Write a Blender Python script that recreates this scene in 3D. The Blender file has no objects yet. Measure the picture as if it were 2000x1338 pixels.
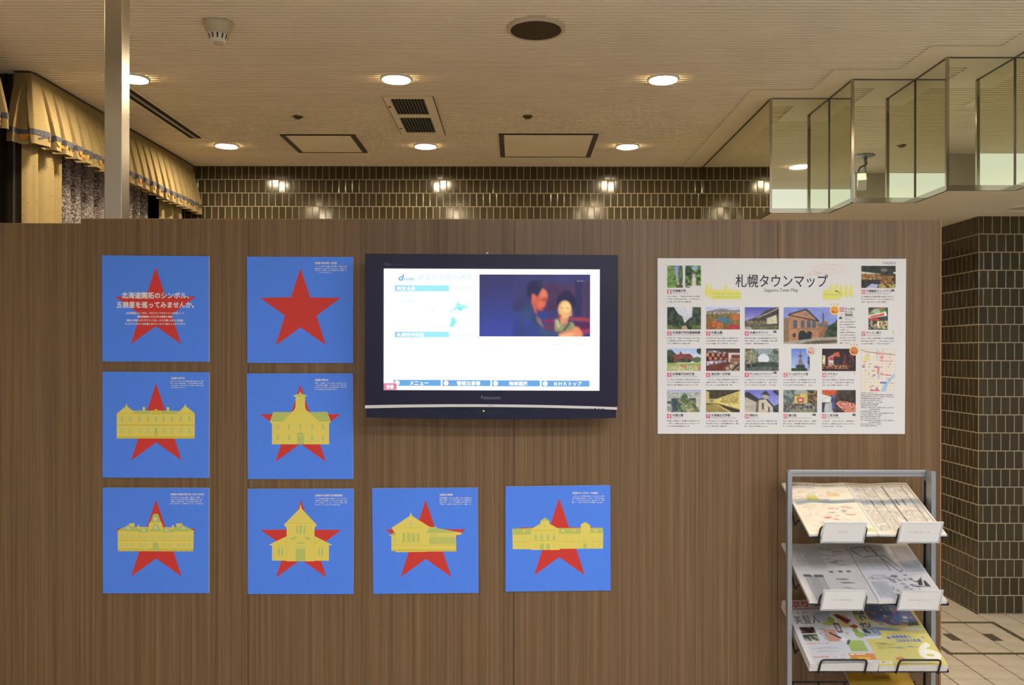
import bpy, bmesh, math, random
import numpy as np
from mathutils import Vector, Matrix

random.seed(7)
RNG = np.random.default_rng(11)
SC = bpy.context.scene
COL = SC.collection

# ------------------------------------------------------------------ camera, world, exposure
F = 1653.0            # focal length in pixels of the 2000 px wide frame
U0, V0 = 1008.0, 692.0  # vanishing point of the depth direction
H = 1.444             # eye height
cam = bpy.data.cameras.new('camera')
cam.sensor_width = 36.0
cam.lens = F / 2000.0 * 36.0
cam.shift_x = -(U0 - 1000.0) / 2000.0
cam.shift_y = (V0 - 669.0) / 2000.0
cam.clip_start = 0.05
co = bpy.data.objects.new('camera', cam)
co.location = (0, 0, H)
co.rotation_euler = (math.radians(90), math.radians(-0.08), 0)
COL.objects.link(co)
SC.camera = co
W = bpy.data.worlds.new('world')
SC.world = W
W.use_nodes = True
W.node_tree.nodes['Background'].inputs[0].default_value = (0.9, 0.75, 0.55, 1)
W.node_tree.nodes['Background'].inputs[1].default_value = 0.02
SC.view_settings.view_transform = 'Standard'
SC.view_settings.look = 'None'
SC.view_settings.exposure = 0.0
SC.view_settings.gamma = 1.0
SC.view_settings.use_curve_mapping = False
SC.cycles.use_denoising = True

WARM = (1.0, 0.80, 0.52)
NEUTRAL = (0.96, 1.02, 1.16)
DOWNLIGHT = 300.0
FLUO = 33.0
LIGHTBOX = 0.80

def X(px, y): return (px - U0) / F * y
def Z(py, y): return H - (py - V0) / F * y

YP = 2.885     # front of the display partition
YB = 6.31      # tiled back wall
ZC = 2.844     # ribbed ceiling
ZL = 2.219     # low ceiling on the right
YTV = 2.755

# ------------------------------------------------------------------ colour helpers
def lin1(c):
    c = c / 255.0
    return c / 12.92 if c <= 0.04045 else ((c + 0.055) / 1.055) ** 2.4
def lin(c): return tuple(lin1(v) for v in c)
def paper(c, k=1.12):
    return tuple(min(0.9, lin1(v) * k) for v in c)

# ------------------------------------------------------------------ materials
MATS = {}
def newmat(name):
    m = bpy.data.materials.new(name); m.use_nodes = True
    MATS[name] = m
    nt = m.node_tree
    return m, nt, nt.nodes['Principled BSDF']
def plain(name, col, rough=0.5, metal=0.0, spec=0.5, noise=0.0, nscale=20.0, emis=None, estr=0.0):
    m, nt, b = newmat(name)
    b.inputs['Roughness'].default_value = rough
    b.inputs['Metallic'].default_value = metal
    b.inputs['Specular IOR Level'].default_value = spec
    if noise > 0:
        tc = nt.nodes.new('ShaderNodeTexCoord'); n = nt.nodes.new('ShaderNodeTexNoise')
        n.inputs['Scale'].default_value = nscale; n.inputs['Detail'].default_value = 4
        nt.links.new(tc.outputs['Object'], n.inputs['Vector'])
        r = nt.nodes.new('ShaderNodeValToRGB')
        r.color_ramp.elements[0].position = 0.3; r.color_ramp.elements[1].position = 0.7
        r.color_ramp.elements[0].color = (*[c * (1 - noise) for c in col], 1)
        r.color_ramp.elements[1].color = (*[min(1, c * (1 + noise)) for c in col], 1)
        nt.links.new(n.outputs['Fac'], r.inputs['Fac']); nt.links.new(r.outputs['Color'], b.inputs['Base Color'])
    else:
        b.inputs['Base Color'].default_value = (*col, 1)
    if emis:
        b.inputs['Emission Color'].default_value = (*emis, 1)
        b.inputs['Emission Strength'].default_value = estr
    return m

def mat_print(name, rough=0.5, spec=0.3):
    m, nt, b = newmat(name)
    a = nt.nodes.new('ShaderNodeAttribute'); a.attribute_name = 'Col'
    nt.links.new(a.outputs['Color'], b.inputs['Base Color'])
    b.inputs['Roughness'].default_value = rough
    b.inputs['Specular IOR Level'].default_value = spec
    return m
def mat_screen(name):
    m, nt, b = newmat(name)
    a = nt.nodes.new('ShaderNodeAttribute'); a.attribute_name = 'Col'
    b.inputs['Base Color'].default_value = (0.01, 0.01, 0.012, 1)
    b.inputs['Roughness'].default_value = 0.3
    b.inputs['Specular IOR Level'].default_value = 0.1
    nt.links.new(a.outputs['Color'], b.inputs['Emission Color'])
    b.inputs['Emission Strength'].default_value = 1.0
    return m
def mat_wood(name):
    m, nt, b = newmat(name)
    tc = nt.nodes.new('ShaderNodeTexCoord')
    def nz(sc, det, dist=0.0):
        mp = nt.nodes.new('ShaderNodeMapping'); mp.inputs['Scale'].default_value = sc
        n = nt.nodes.new('ShaderNodeTexNoise'); n.inputs['Scale'].default_value = 1.0
        n.inputs['Detail'].default_value = det; n.inputs['Distortion'].default_value = dist
        nt.links.new(tc.outputs['Object'], mp.inputs['Vector']); nt.links.new(mp.outputs['Vector'], n.inputs['Vector'])
        return n
    a = nz((62, 62, 0.25), 6, 0.2); c = nz((230, 230, 2.0), 3)
    mx = nt.nodes.new('ShaderNodeMix'); mx.data_type = 'FLOAT'; mx.inputs[0].default_value = 0.52
    nt.links.new(a.outputs['Fac'], mx.inputs[2]); nt.links.new(c.outputs['Fac'], mx.inputs[3])
    r = nt.nodes.new('ShaderNodeValToRGB')
    r.color_ramp.elements[0].position = 0.33; r.color_ramp.elements[0].color = (0.114, 0.063, 0.025, 1)
    r.color_ramp.elements[1].position = 0.68; r.color_ramp.elements[1].color = (0.230, 0.135, 0.060, 1)
    e = r.color_ramp.elements.new(0.5); e.color = (0.170, 0.097, 0.042, 1)
    nt.links.new(mx.outputs[0], r.inputs['Fac']); nt.links.new(r.outputs['Color'], b.inputs['Base Color'])
    bp = nt.nodes.new('ShaderNodeBump'); bp.inputs['Strength'].default_value = 0.08; bp.inputs['Distance'].default_value = 0.002
    nt.links.new(c.outputs['Fac'], bp.inputs['Height']); nt.links.new(bp.outputs['Normal'], b.inputs['Normal'])
    b.inputs['Roughness'].default_value = 0.42
    b.inputs['Specular IOR Level'].default_value = 0.35
    return m
def mat_glaze(name, col, rough=0.13):
    m, nt, b = newmat(name)
    tc = nt.nodes.new('ShaderNodeTexCoord')
    oi = nt.nodes.new('ShaderNodeObjectInfo')
    n = nt.nodes.new('ShaderNodeTexNoise'); n.inputs['Scale'].default_value = 60; n.inputs['Detail'].default_value = 3
    nt.links.new(tc.outputs['Object'], n.inputs['Vector'])
    r = nt.nodes.new('ShaderNodeValToRGB')
    r.color_ramp.elements[0].color = (*[c * 0.7 for c in col], 1); r.color_ramp.elements[1].color = (*[c * 1.35 for c in col], 1)
    ad = nt.nodes.new('ShaderNodeMath'); ad.operation = 'MULTIPLY_ADD'; ad.inputs[1].default_value = 0.5
    nt.links.new(n.outputs['Fac'], ad.inputs[0]); 
    h = nt.nodes.new('ShaderNodeMath'); h.operation = 'MULTIPLY'; h.inputs[1].default_value = 0.5
    nt.links.new(oi.outputs['Random'], h.inputs[0]); nt.links.new(h.outputs[0], ad.inputs[2])
    nt.links.new(ad.outputs[0], r.inputs['Fac']); nt.links.new(r.outputs['Color'], b.inputs['Base Color'])
    bp = nt.nodes.new('ShaderNodeBump'); bp.inputs['Strength'].default_value = 0.12; bp.inputs['Distance'].default_value = 0.001
    nt.links.new(n.outputs['Fac'], bp.inputs['Height']); nt.links.new(bp.outputs['Normal'], b.inputs['Normal'])
    b.inputs['Roughness'].default_value = rough
    return m
def mat_brushed(name, col, rough=0.3):
    m, nt, b = newmat(name)
    tc = nt.nodes.new('ShaderNodeTexCoord'); mp = nt.nodes.new('ShaderNodeMapping'); mp.inputs['Scale'].default_value = (400, 400, 3)
    n = nt.nodes.new('ShaderNodeTexNoise'); n.inputs['Scale'].default_value = 1
    nt.links.new(tc.outputs['Object'], mp.inputs['Vector']); nt.links.new(mp.outputs['Vector'], n.inputs['Vector'])
    mr = nt.nodes.new('ShaderNodeMapRange'); mr.inputs[3].default_value = rough * 0.97; mr.inputs[4].default_value = rough * 1.03
    nt.links.new(n.outputs['Fac'], mr.inputs[0]); nt.links.new(mr.outputs[0], b.inputs['Roughness'])
    b.inputs['Base Color'].default_value = (*col, 1); b.inputs['Metallic'].default_value = 1.0
    return m
def mat_lace(name):
    m, nt, b = newmat(name)
    tc = nt.nodes.new('ShaderNodeTexCoord')
    n = nt.nodes.new('ShaderNodeTexNoise'); n.inputs['Scale'].default_value = 105; n.inputs['Detail'].default_value = 3
    nt.links.new(tc.outputs['Object'], n.inputs['Vector'])
    r = nt.nodes.new('ShaderNodeValToRGB')
    r.color_ramp.elements[0].position = 0.44; r.color_ramp.elements[0].color = (0.22, 0.22, 0.22, 1)
    r.color_ramp.elements[1].position = 0.62; r.color_ramp.elements[1].color = (0.95, 0.95, 0.95, 1)
    nt.links.new(n.outputs['Fac'], r.inputs['Fac']); nt.links.new(r.outputs['Color'], b.inputs['Alpha'])
    b.inputs['Base Color'].default_value = (0.50, 0.44, 0.46, 1); b.inputs['Roughness'].default_value = 0.85
    return m
def mat_fabric(name, c1, c2):
    m, nt, b = newmat(name)
    tc = nt.nodes.new('ShaderNodeTexCoord')
    v = nt.nodes.new('ShaderNodeTexVoronoi'); v.inputs['Scale'].default_value = 38
    nt.links.new(tc.outputs['Object'], v.inputs['Vector'])
    r = nt.nodes.new('ShaderNodeValToRGB')
    r.color_ramp.elements[0].position = 0.10; r.color_ramp.elements[0].color = (*c2, 1)
    r.color_ramp.elements[1].position = 0.22; r.color_ramp.elements[1].color = (*c1, 1)
    nt.links.new(v.outputs['Distance'], r.inputs['Fac']); nt.links.new(r.outputs['Color'], b.inputs['Base Color'])
    b.inputs['Roughness'].default_value = 0.9; b.inputs['Specular IOR Level'].default_value = 0.1
    return m

M_PRINT = mat_print('printed_ink'); M_SCREEN = mat_screen('lit_screen')
M_WOOD = mat_wood('walnut_laminate')
M_EDGE = plain('edge_band', (0.30, 0.15, 0.06), 0.5)
M_TILE = mat_glaze('brown_glaze', (0.056, 0.045, 0.026))
M_GROUT = plain('grout', (0.44, 0.39, 0.28), 0.9, noise=0.12, nscale=30)
M_CEIL = plain('ceiling_board', (0.88, 0.80, 0.65), 0.85, spec=0.2, noise=0.04, nscale=3)
M_CEILFLAT = plain('ceiling_plaster', (0.80, 0.73, 0.59), 0.85, spec=0.2, noise=0.03, nscale=9)
M_WHITEWALL = plain('painted_wall', (0.62, 0.60, 0.54), 0.8, noise=0.03, nscale=4)
M_FLOOR = plain('floor_ceramic', (0.59, 0.53, 0.44), 0.4, noise=0.10, nscale=9)
M_FJOINT = plain('floor_joint', (0.075, 0.046, 0.02), 0.9)
M_INLAY = plain('dark_inlay', (0.120, 0.098, 0.078), 0.4, noise=0.3, nscale=50)
M_MIRROR = plain('mirror_glass', (0.84, 0.86, 0.74), 0.015, metal=1.0)
M_CHROME = plain('polished_metal', (0.46, 0.43, 0.37), 0.12, metal=1.0)
M_STEEL = mat_brushed('brushed_steel', (0.60, 0.56, 0.50), 0.27)
M_ALU = plain('aluminium', (0.33, 0.35, 0.37), 0.38, metal=0.55)
M_BLACKWIRE = plain('black_coating', (0.012, 0.012, 0.014), 0.4)
M_DARK = plain('dark_void', (0.012, 0.010, 0.008), 0.9)
M_DARKGREY = plain('dark_grey_metal', (0.085, 0.078, 0.068), 0.5)
M_CREAM = mat_fabric('cream_cloth', (0.35, 0.27, 0.135), (0.26, 0.175, 0.07))
M_TRIMBLUE = plain('blue_grey_braid', (0.085, 0.090, 0.125), 0.9, noise=0.5, nscale=160)
M_ORANGE = plain('orange_tassel', (0.62, 0.28, 0.04), 0.85)
M_LACE = mat_lace('lace')
M_DWOOD = plain('dark_brown_frame', (0.045, 0.028, 0.016), 0.45)
M_NIGHTGLASS = plain('night_glass', (0.006, 0.007, 0.010), 0.05)
M_PLASTIC = plain('aged_plastic', (0.55, 0.49, 0.38), 0.5)
M_WHITEPL = plain('white_enamel', (0.75, 0.72, 0.66), 0.4)
M_TV = plain('tv_bezel', (0.013, 0.012, 0.036), 0.38, spec=0.25)  # blue in the base colour stands in for lens flare around the screen
M_TVLOW = plain('tv_speaker_band', (0.011, 0.011, 0.034), 0.4, spec=0.25)  # carries the same flare blue as the bezel
M_SILVER = plain('silver_strip', (0.66, 0.64, 0.60), 0.35, metal=0.15)
M_BOARD = plain('foam_board', (0.72, 0.66, 0.50), 0.8)
M_WHITEBOARD = plain('white_paper_board', paper((215, 213, 208)), 0.55, spec=0.3)
M_BLUEBOARD = plain('blue_board', (0.085, 0.245, 0.88), 0.5, spec=0.3, noise=0.02, nscale=80)
M_PAGES = plain('paper_edges', (0.62, 0.60, 0.56), 0.85, noise=0.1, nscale=200)
M_CARD = plain('white_card', (0.70, 0.69, 0.66), 0.6)
M_LAMP = plain('lamp_lens', (0.9, 0.9, 0.9), 0.4, emis=WARM, estr=DOWNLIGHT)
M_FLUO = plain('tube_diffuser', (0.9, 0.9, 0.9), 0.4, emis=NEUTRAL, estr=FLUO)
M_LBOX = plain('light_box_face', (0.35, 0.35, 0.35), 0.4, emis=(0.95, 1.0, 0.90), estr=LIGHTBOX)
M_LED = plain('green_led', (0.1, 0.5, 0.05), 0.4, emis=(0.3, 1.0, 0.1), estr=1.5)
def acrylic():
    m, nt, b = newmat('clear_acrylic')
    b.inputs['Base Color'].default_value = (0.80, 0.82, 0.84, 1); b.inputs['Alpha'].default_value = 0.35; b.inputs['Roughness'].default_value = 0.1
    return m
M_ACR = acrylic()

# ------------------------------------------------------------------ object helpers
def link(o, parent=None):
    COL.objects.link(o)
    if parent is not None: o.parent = parent
    return o
def empty(name, loc=(0, 0, 0), label=None, cat=None, group=None):
    o = bpy.data.objects.new(name, None); o.location = loc; o.empty_display_size = 0.05
    COL.objects.link(o)
    return tag(o, label, cat, group)
def tag(o, label=None, cat=None, group=None, kind=None):
    if label: o['label'] = label
    if cat: o['category'] = cat
    if group: o['group'] = group
    if kind: o['kind'] = kind
    return o
def mesh(name, verts, faces, mat, parent=None, smooth=False):
    """verts in world coordinates; the parent's location is subtracted."""
    off = parent_world(parent)
    me = bpy.data.meshes.new(name)
    me.from_pydata([(v[0] - off[0], v[1] - off[1], v[2] - off[2]) for v in verts], [], faces)
    me.materials.append(mat)
    if smooth: me.polygons.foreach_set('use_smooth', [True] * len(me.polygons))
    me.update()
    return link(bpy.data.objects.new(name, me), parent)
def parent_world(p):
    v = Vector((0, 0, 0))
    while p is not None:
        v += p.location; p = p.parent
    return v
class MB:
    def __init__(s): s.v = []; s.f = []
    def add(s, verts, faces):
        n = len(s.v); s.v += [tuple(v) for v in verts]; s.f += [tuple(i + n for i in f) for f in faces]; return s
    def box(s, x0, x1, y0, y1, z0, z1):
        return s.add([(x0, y0, z0), (x1, y0, z0), (x1, y1, z0), (x0, y1, z0), (x0, y0, z1), (x1, y0, z1), (x1, y1, z1), (x0, y1, z1)],
                     [(3, 2, 1, 0), (4, 5, 6, 7), (0, 1, 5, 4), (1, 2, 6, 5), (2, 3, 7, 6), (3, 0, 4, 7)])
    def frame_box(s, o, a, b, c):  # oriented box, corner o and edge vectors
        o, a, b, c = map(Vector, (o, a, b, c))
        P = [o, o + a, o + a + b, o + b, o + c, o + a + c, o + a + b + c, o + b + c]
        return s.add(P, [(3, 2, 1, 0), (4, 5, 6, 7), (0, 1, 5, 4), (1, 2, 6, 5), (2, 3, 7, 6), (3, 0, 4, 7)])
    def prism(s, poly, y0, y1):    # polygon in x,z extruded along y
        n = len(poly)
        return s.add([(p[0], y0, p[1]) for p in poly] + [(p[0], y1, p[1]) for p in poly],
                     [tuple(range(n)), tuple(range(2 * n - 1, n - 1, -1))] + [(i, i + n, (i + 1) % n + n, (i + 1) % n) for i in range(n)])
    def lathe(s, c, prof, n=24, cap=True):  # prof: (r, z) pairs, z relative to c
        b = len(s.v)
        for r, z in prof:
            for i in range(n):
                a = 2 * math.pi * i / n
                s.v.append((c[0] + r * math.cos(a), c[1] + r * math.sin(a), c[2] + z))
        for k in range(len(prof) - 1):
            for i in range(n):
                j = (i + 1) % n
                s.f.append((b + k * n + i, b + k * n + j, b + (k + 1) * n + j, b + (k + 1) * n + i))
        if cap:
            s.f.append(tuple(b + i for i in range(n))[::-1]); s.f.append(tuple(b + (len(prof) - 1) * n + i for i in range(n)))
        return s
    def tube(s, pts, r, n=8):
        pts = [Vector(p) for p in pts]; b = len(s.v)
        for i, p in enumerate(pts):
            d = (pts[min(i + 1, len(pts) - 1)] - pts[max(i - 1, 0)]).normalized()
            u = d.cross(Vector((0, 0, 1)))
            if u.length < 0.05: u = d.cross(Vector((1, 0, 0)))
            u.normalize(); w = d.cross(u)
            for k in range(n):
                a = 2 * math.pi * k / n
                q = p + (u * math.cos(a) + w * math.sin(a)) * r
                s.v.append(tuple(q))
        for i in range(len(pts) - 1):
            for k in range(n):
                j = (k + 1) % n
                s.f.append((b + i * n + k, b + i * n + j, b + (i + 1) * n + j, b + (i + 1) * n + k))
        s.f.append(tuple(b + k for k in range(n))[::-1]); s.f.append(tuple(b + (len(pts) - 1) * n + k for k in range(n)))
        return s
    def build(s, name, mat, parent=None, smooth=False):
        return mesh(name, s.v, s.f, mat, parent, smooth)
def bevel(o, w, seg=2):
    m = o.modifiers.new('bevel', 'BEVEL'); m.width = w; m.segments = seg; m.limit_method = 'ANGLE'
    return o

# ------------------------------------------------------------------ flat print helpers
_TXT = {}
def text_mesh(body, res=1):
    key = (body, res)
    if key in _TXT: return _TXT[key]
    cu = bpy.data.curves.new('t', 'FONT'); cu.body = body; cu.size = 1; cu.resolution_u = res
    o = bpy.data.objects.new('t', cu); COL.objects.link(o)
    bpy.context.view_layer.update()
    me = bpy.data.meshes.new_from_object(o.evaluated_get(bpy.context.evaluated_depsgraph_get()))
    v = np.array([tuple(q.co)[:2] for q in me.vertices]).reshape(-1, 2); f = [tuple(p.vertices) for p in me.polygons]
    bpy.data.objects.remove(o); bpy.data.curves.remove(cu); bpy.data.meshes.remove(me)
    _TXT[key] = (v, f)
    return _TXT[key]

class Sheet:
    """flat ink: polygons in sheet units (x right, y down) with a linear colour and a layer number"""
    def __init__(s): s.v = []; s.c = []; s.l = []; s.f = []
    def add(s, pts, faces, col, layer):
        n = len(s.v)
        cols = col if isinstance(col, list) else [col] * len(pts)
        s.v += [tuple(p) for p in pts]; s.c += cols; s.l += [layer] * len(pts); s.f += [tuple(i + n for i in f) for f in faces]
    def poly(s, pts, col, layer=1): s.add(pts, [tuple(range(len(pts)))], col, layer)
    def rect(s, x0, y0, x1, y1, col, layer=1): s.poly([(x0, y0), (x1, y0), (x1, y1), (x0, y1)], col, layer)
    def disc(s, x, y, rx, ry, col, layer=1, n=20):
        s.poly([(x + rx * math.cos(2 * math.pi * i / n), y + ry * math.sin(2 * math.pi * i / n)) for i in range(n)], col, layer)
    def ring(s, x, y, rx, ry, t, col, layer=1, n=32):
        o = [(x + rx * math.cos(2 * math.pi * i / n), y + ry * math.sin(2 * math.pi * i / n)) for i in range(n)]
        q = [(x + (rx - t) * math.cos(2 * math.pi * i / n), y + (ry - t) * math.sin(2 * math.pi * i / n)) for i in range(n)]
        s.add(o + q, [(i, (i + 1) % n, n + (i + 1) % n, n + i) for i in range(n)], col, layer)
    def text(s, body, x0, y0, x1, y1, col, layer=3, res=1, bold=0.0, shear=0.0):
        v, f = text_mesh(body, res)
        if len(v) == 0: return
        mn = v.min(0); mx = v.max(0); d = np.maximum(mx - mn, 1e-6)
        sx = (x1 - x0) / d[0]; sy = (y1 - y0) / d[1]
        p = np.stack([x0 + (v[:, 0] - mn[0]) * sx, y1 - (v[:, 1] - mn[1]) * sy], 1)
        p[:, 0] += shear * (y1 - p[:, 1])
        offs = [(0, 0)] if bold <= 0 else [(-bold, 0), (bold, 0), (0, -bold), (0, bold)]
        for k, (a, b) in enumerate(offs):
            s.add([(q[0] + a, q[1] + b) for q in p], f, col, layer + 0.04 * k)
    def greek(s, x0, y0, x1, h, cols, layer=3, cw=None):
        """a line of print too small to read: uneven marks"""
        cw = cw or h * 1.05
        x = x0
        while x + cw * 0.8 < x1:
            if random.random() > 0.06:
                t = random.uniform(0.0, 0.35) * h; bt = random.uniform(0.0, 0.2) * h
                s.rect(x, y0 + t, x + cw * random.uniform(0.55, 0.95), y0 + h - bt, random.choice(cols), layer)
            x += cw
    def build(s, name, mapper, parent, mat=None):
        me = bpy.data.meshes.new(name); off = parent_world(parent)
        P = [mapper(u, v, l) for (u, v), l in zip(s.v, s.l)]
        me.from_pydata([(p[0] - off[0], p[1] - off[1], p[2] - off[2]) for p in P], [], s.f)
        a = me.color_attributes.new('Col', 'FLOAT_COLOR', 'POINT')
        a.data.foreach_set('color', np.array([(c[0], c[1], c[2], 1.0) for c in s.c], dtype=np.float32).ravel())
        me.materials.append(mat or M_PRINT); me.update()
        o = link(bpy.data.objects.new(name, me), parent)
        if name in ('lettering', 'control_marks', 'card_print'): o['kind'] = 'stuff'   # strokes too small to pick apart
        return o
def wall_map(y):
    k = y / F
    return lambda u, v, l: ((u - U0) * k, y - 0.00025 * l, H - (v - V0) * k)

class Canvas:
    """small painted picture (photograph, map) evaluated on a grid of vertices, coordinates 0..1"""
    def __init__(s, w, h, col=(200, 200, 200), ss=3):
        s.w, s.h, s.ss = w, h, ss
        yy, xx = np.mgrid[0:h * ss, 0:w * ss]
        s.x = (xx + 0.5) / (w * ss); s.y = (yy + 0.5) / (h * ss)
        s.a = np.ones((h * ss, w * ss, 3)) * np.array(col, float)
    def pm(s, pts):
        ins = np.zeros(s.x.shape, bool); n = len(pts)
        for i in range(n):
            (x1, y1), (x2, y2) = pts[i], pts[(i + 1) % n]
            if y1 == y2: continue
            c = ((y1 > s.y) != (y2 > s.y)) & (s.x < (x2 - x1) * (s.y - y1) / (y2 - y1) + x1)
            ins ^= c
        return ins
    def em(s, x, y, rx, ry): return ((s.x - x) / rx) ** 2 + ((s.y - y) / ry) ** 2 < 1
    def put(s, m, col, n=0.0, sc=8):
        if n > 0:
            k = s.noise(sc)[..., None]
            s.a[m] = np.clip(np.array(col, float) * (1 + n * k[m]), 0, 255)
        else: s.a[m] = col
        return s
    def poly(s, pts, col, n=0.0, sc=8): return s.put(s.pm(pts), col, n, sc)
    def rect(s, x0, y0, x1, y1, col, n=0.0, sc=8): return s.put((s.x >= x0) & (s.x < x1) & (s.y >= y0) & (s.y < y1), col, n, sc)
    def ell(s, x, y, rx, ry, col, n=0.0, sc=8): return s.put(s.em(x, y, rx, ry), col, n, sc)
    def line(s, pts, wd, col):
        for (x1, y1), (x2, y2) in zip(pts[:-1], pts[1:]):
            dx, dy = x2 - x1, y2 - y1; L = dx * dx + dy * dy + 1e-9
            t = np.clip(((s.x - x1) * dx + (s.y - y1) * dy) / L, 0, 1)
            s.a[np.hypot(s.x - x1 - t * dx, s.y - y1 - t * dy) < wd / 2] = col
        return s
    def grad(s, c0, c1, y0=0.0, y1=1.0):
        t = np.clip((s.y - y0) / (y1 - y0), 0, 1)[..., None]
        m = (s.y >= y0) & (s.y <= y1)
        s.a[m] = (np.array(c0, float) * (1 - t) + np.array(c1, float) * t)[m]
        return s
    def noise(s, sc):
        g = RNG.uniform(-1, 1, (int(sc) + 2, int(sc * s.w / s.h) + 2))
        fy = s.y * sc; fx = s.x * sc * s.w / s.h
        iy = np.minimum(fy.astype(int), g.shape[0] - 2); ix = np.minimum(fx.astype(int), g.shape[1] - 2); ty = fy - iy; tx = fx - ix
        return (g[iy, ix] * (1 - tx) + g[iy, ix + 1] * tx) * (1 - ty) + (g[iy + 1, ix] * (1 - tx) + g[iy + 1, ix + 1] * tx) * ty
    def speckle(s, m, cols, sc=14):
        n = s.noise(sc); q = np.clip(((n + 0.7) / 1.4 * len(cols)).astype(int), 0, len(cols) - 1)
        s.a[m] = np.array(cols, float)[q][m]
        return s
    def box(s, x0, y0, x1, y1): return (s.x >= x0) & (s.x < x1) & (s.y >= y0) & (s.y < y1)
    def blur(s, n=1):
        for _ in range(n):
            for ax in (0, 1):
                p = np.pad(s.a, [(1, 1) if q == ax else (0, 0) for q in range(3)], mode='edge')
                s.a = (np.take(p, range(0, s.a.shape[ax]), ax) + 2 * s.a + np.take(p, range(2, s.a.shape[ax] + 2), ax)) / 4
        return s
    def done(s): return s.a.reshape(s.h, s.ss, s.w, s.ss, 3).mean((1, 3))
    def to_sheet(s, sh, x0, y0, x1, y1, layer=1, conv=paper):
        a = s.done(); pts = []; cols = []
        for j in range(s.h):
            for i in range(s.w):
                pts.append((x0 + (x1 - x0) * i / (s.w - 1), y0 + (y1 - y0) * j / (s.h - 1))); cols.append(conv(a[j, i]))
        faces = [(j * s.w + i, j * s.w + i + 1, (j + 1) * s.w + i + 1, (j + 1) * s.w + i) for j in range(s.h - 1) for i in range(s.w - 1)]
        sh.add(pts, faces, cols, layer)

# ================================================================== THE ROOM
XL, XR, YF = -2.75, 6.0, -3.5
def structure(o): o['kind'] = 'structure'; return o

# ---- shared tile mesh (unit tile lying in the local x,z plane, facing -y)
def tile_data(name, w, h, mat, t=0.0026, b=0.0018):
    x, z = w / 2, h / 2
    v = [(-x, 0, -z), (x, 0, -z), (x, 0, z), (-x, 0, z),
         (-x, -t + 0.0010, -z), (x, -t + 0.0010, -z), (x, -t + 0.0010, z), (-x, -t + 0.0010, z),
         (-x + b, -t, -z + b), (x - b, -t, -z + b), (x - b, -t, z - b), (-x + b, -t, z - b)]
    f = [(8, 9, 10, 11)]
    for i in range(4):
        j = (i + 1) % 4
        f += [(i, j, j + 4, i + 4), (i + 4, j + 4, j + 8, i + 8)]
    me = bpy.data.meshes.new(name); me.from_pydata(v, [], f); me.materials.append(mat); me.update()
    return me
TD = {w: tile_data('wall_tile_%d' % round(w * 1000), w, 0.0945, M_TILE) for w in (0.0445, 0.0215)}

def tile_face(parent, p0, du, length, ztop, zbot, visible, name='tile', start_half=0, rp=0.1):
    """running-bond tiles on a vertical face that starts at p0 (x,y), runs along du (x,y), facing du rotated by -90 deg"""
    ang = math.atan2(du[1], du[0]); off = parent_world(parent)
    rest = MB(); R = Matrix.Rotation(ang, 4, 'Z')
    nrow = int(round((ztop - zbot) / rp))
    for r in range(nrow):
        zc = ztop - rp * (r + 0.5)
        half = (r + start_half) % 2 == 0
        s = 0.0
        items = []
        if half: items.append((0.0125, 0.0215)); s = 0.025
        while s + 0.049 < length:
            items.append((s + 0.025, 0.0445)); s += 0.05
        if length - s > 0.02: items.append((s + 0.0125, 0.0215))
        for (c, w) in items:
            loc = Vector((p0[0] + du[0] * c, p0[1] + du[1] * c, zc))
            if visible(loc):
                o = bpy.data.objects.new(name, TD[w]); link(o, parent)
                o.location = loc - off
                o.rotation_euler = (math.radians(random.gauss(0, 0.45)), 0, ang + math.radians(random.gauss(0, 0.35)))
            else:
                me = TD[w]
                rest.add([loc + R @ v.co for v in me.vertices], [tuple(p.vertices) for p in me.polygons])
    if rest.v:
        o = rest.build('tile_field', M_TILE, parent); o['kind'] = 'stuff'

# ---- back wall with brown glazed tiles
wb = structure(mesh('wall_back', [(XL, YB, 0), (XR, YB, 0), (XR, YB, ZC + 0.1), (XL, YB, ZC + 0.1)], [(0, 1, 2, 3)], M_GROUT))
tile_face(wb, (-2.62, YB), (1, 0), 5.2, ZC, 0.044, lambda p: p.z > 2.42 and -2.26 < p.x < 1.40)

# ---- pier at the right, two tiled faces
XPR, YPR = 2.58, 4.722
wr = structure(MB().box(XPR, XR, YPR, YB - 0.01, 0, ZL + 0.05).build('wall_pier', M_GROUT))
def vis_front(p): return p.x < 2.88
def vis_side(p): return p.y < 5.10
tile_face(wr, (XPR, YPR), (1, 0), 3.3, ZL, 0.002, vis_front, start_half=0, rp=0.1008)
tile_face(wr, (XPR, YPR + 1.55), (0, -1), 1.55, ZL, 0.002, vis_side, start_half=0, rp=0.1008)
wr.name = 'wall_right'
wo = structure(mesh('wall_side', [(XR, YF, 0), (XR, YPR, 0), (XR, YPR, ZC), (XR, YF, ZC)], [(0, 1, 2, 3)], M_WHITEWALL)); wo.name = 'wall_far_right'
wf = structure(mesh('wall_front', [(XL, YF, 0), (XR, YF, 0), (XR, YF, ZC), (XL, YF, ZC)], [(3, 2, 1, 0)], M_WHITEWALL))
wl = structure(mesh('wall_left', [(XL, YF, 0), (XL, YB, 0), (XL, YB, ZC), (XL, YF, ZC)], [(3, 2, 1, 0)], M_WHITEWALL))

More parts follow.
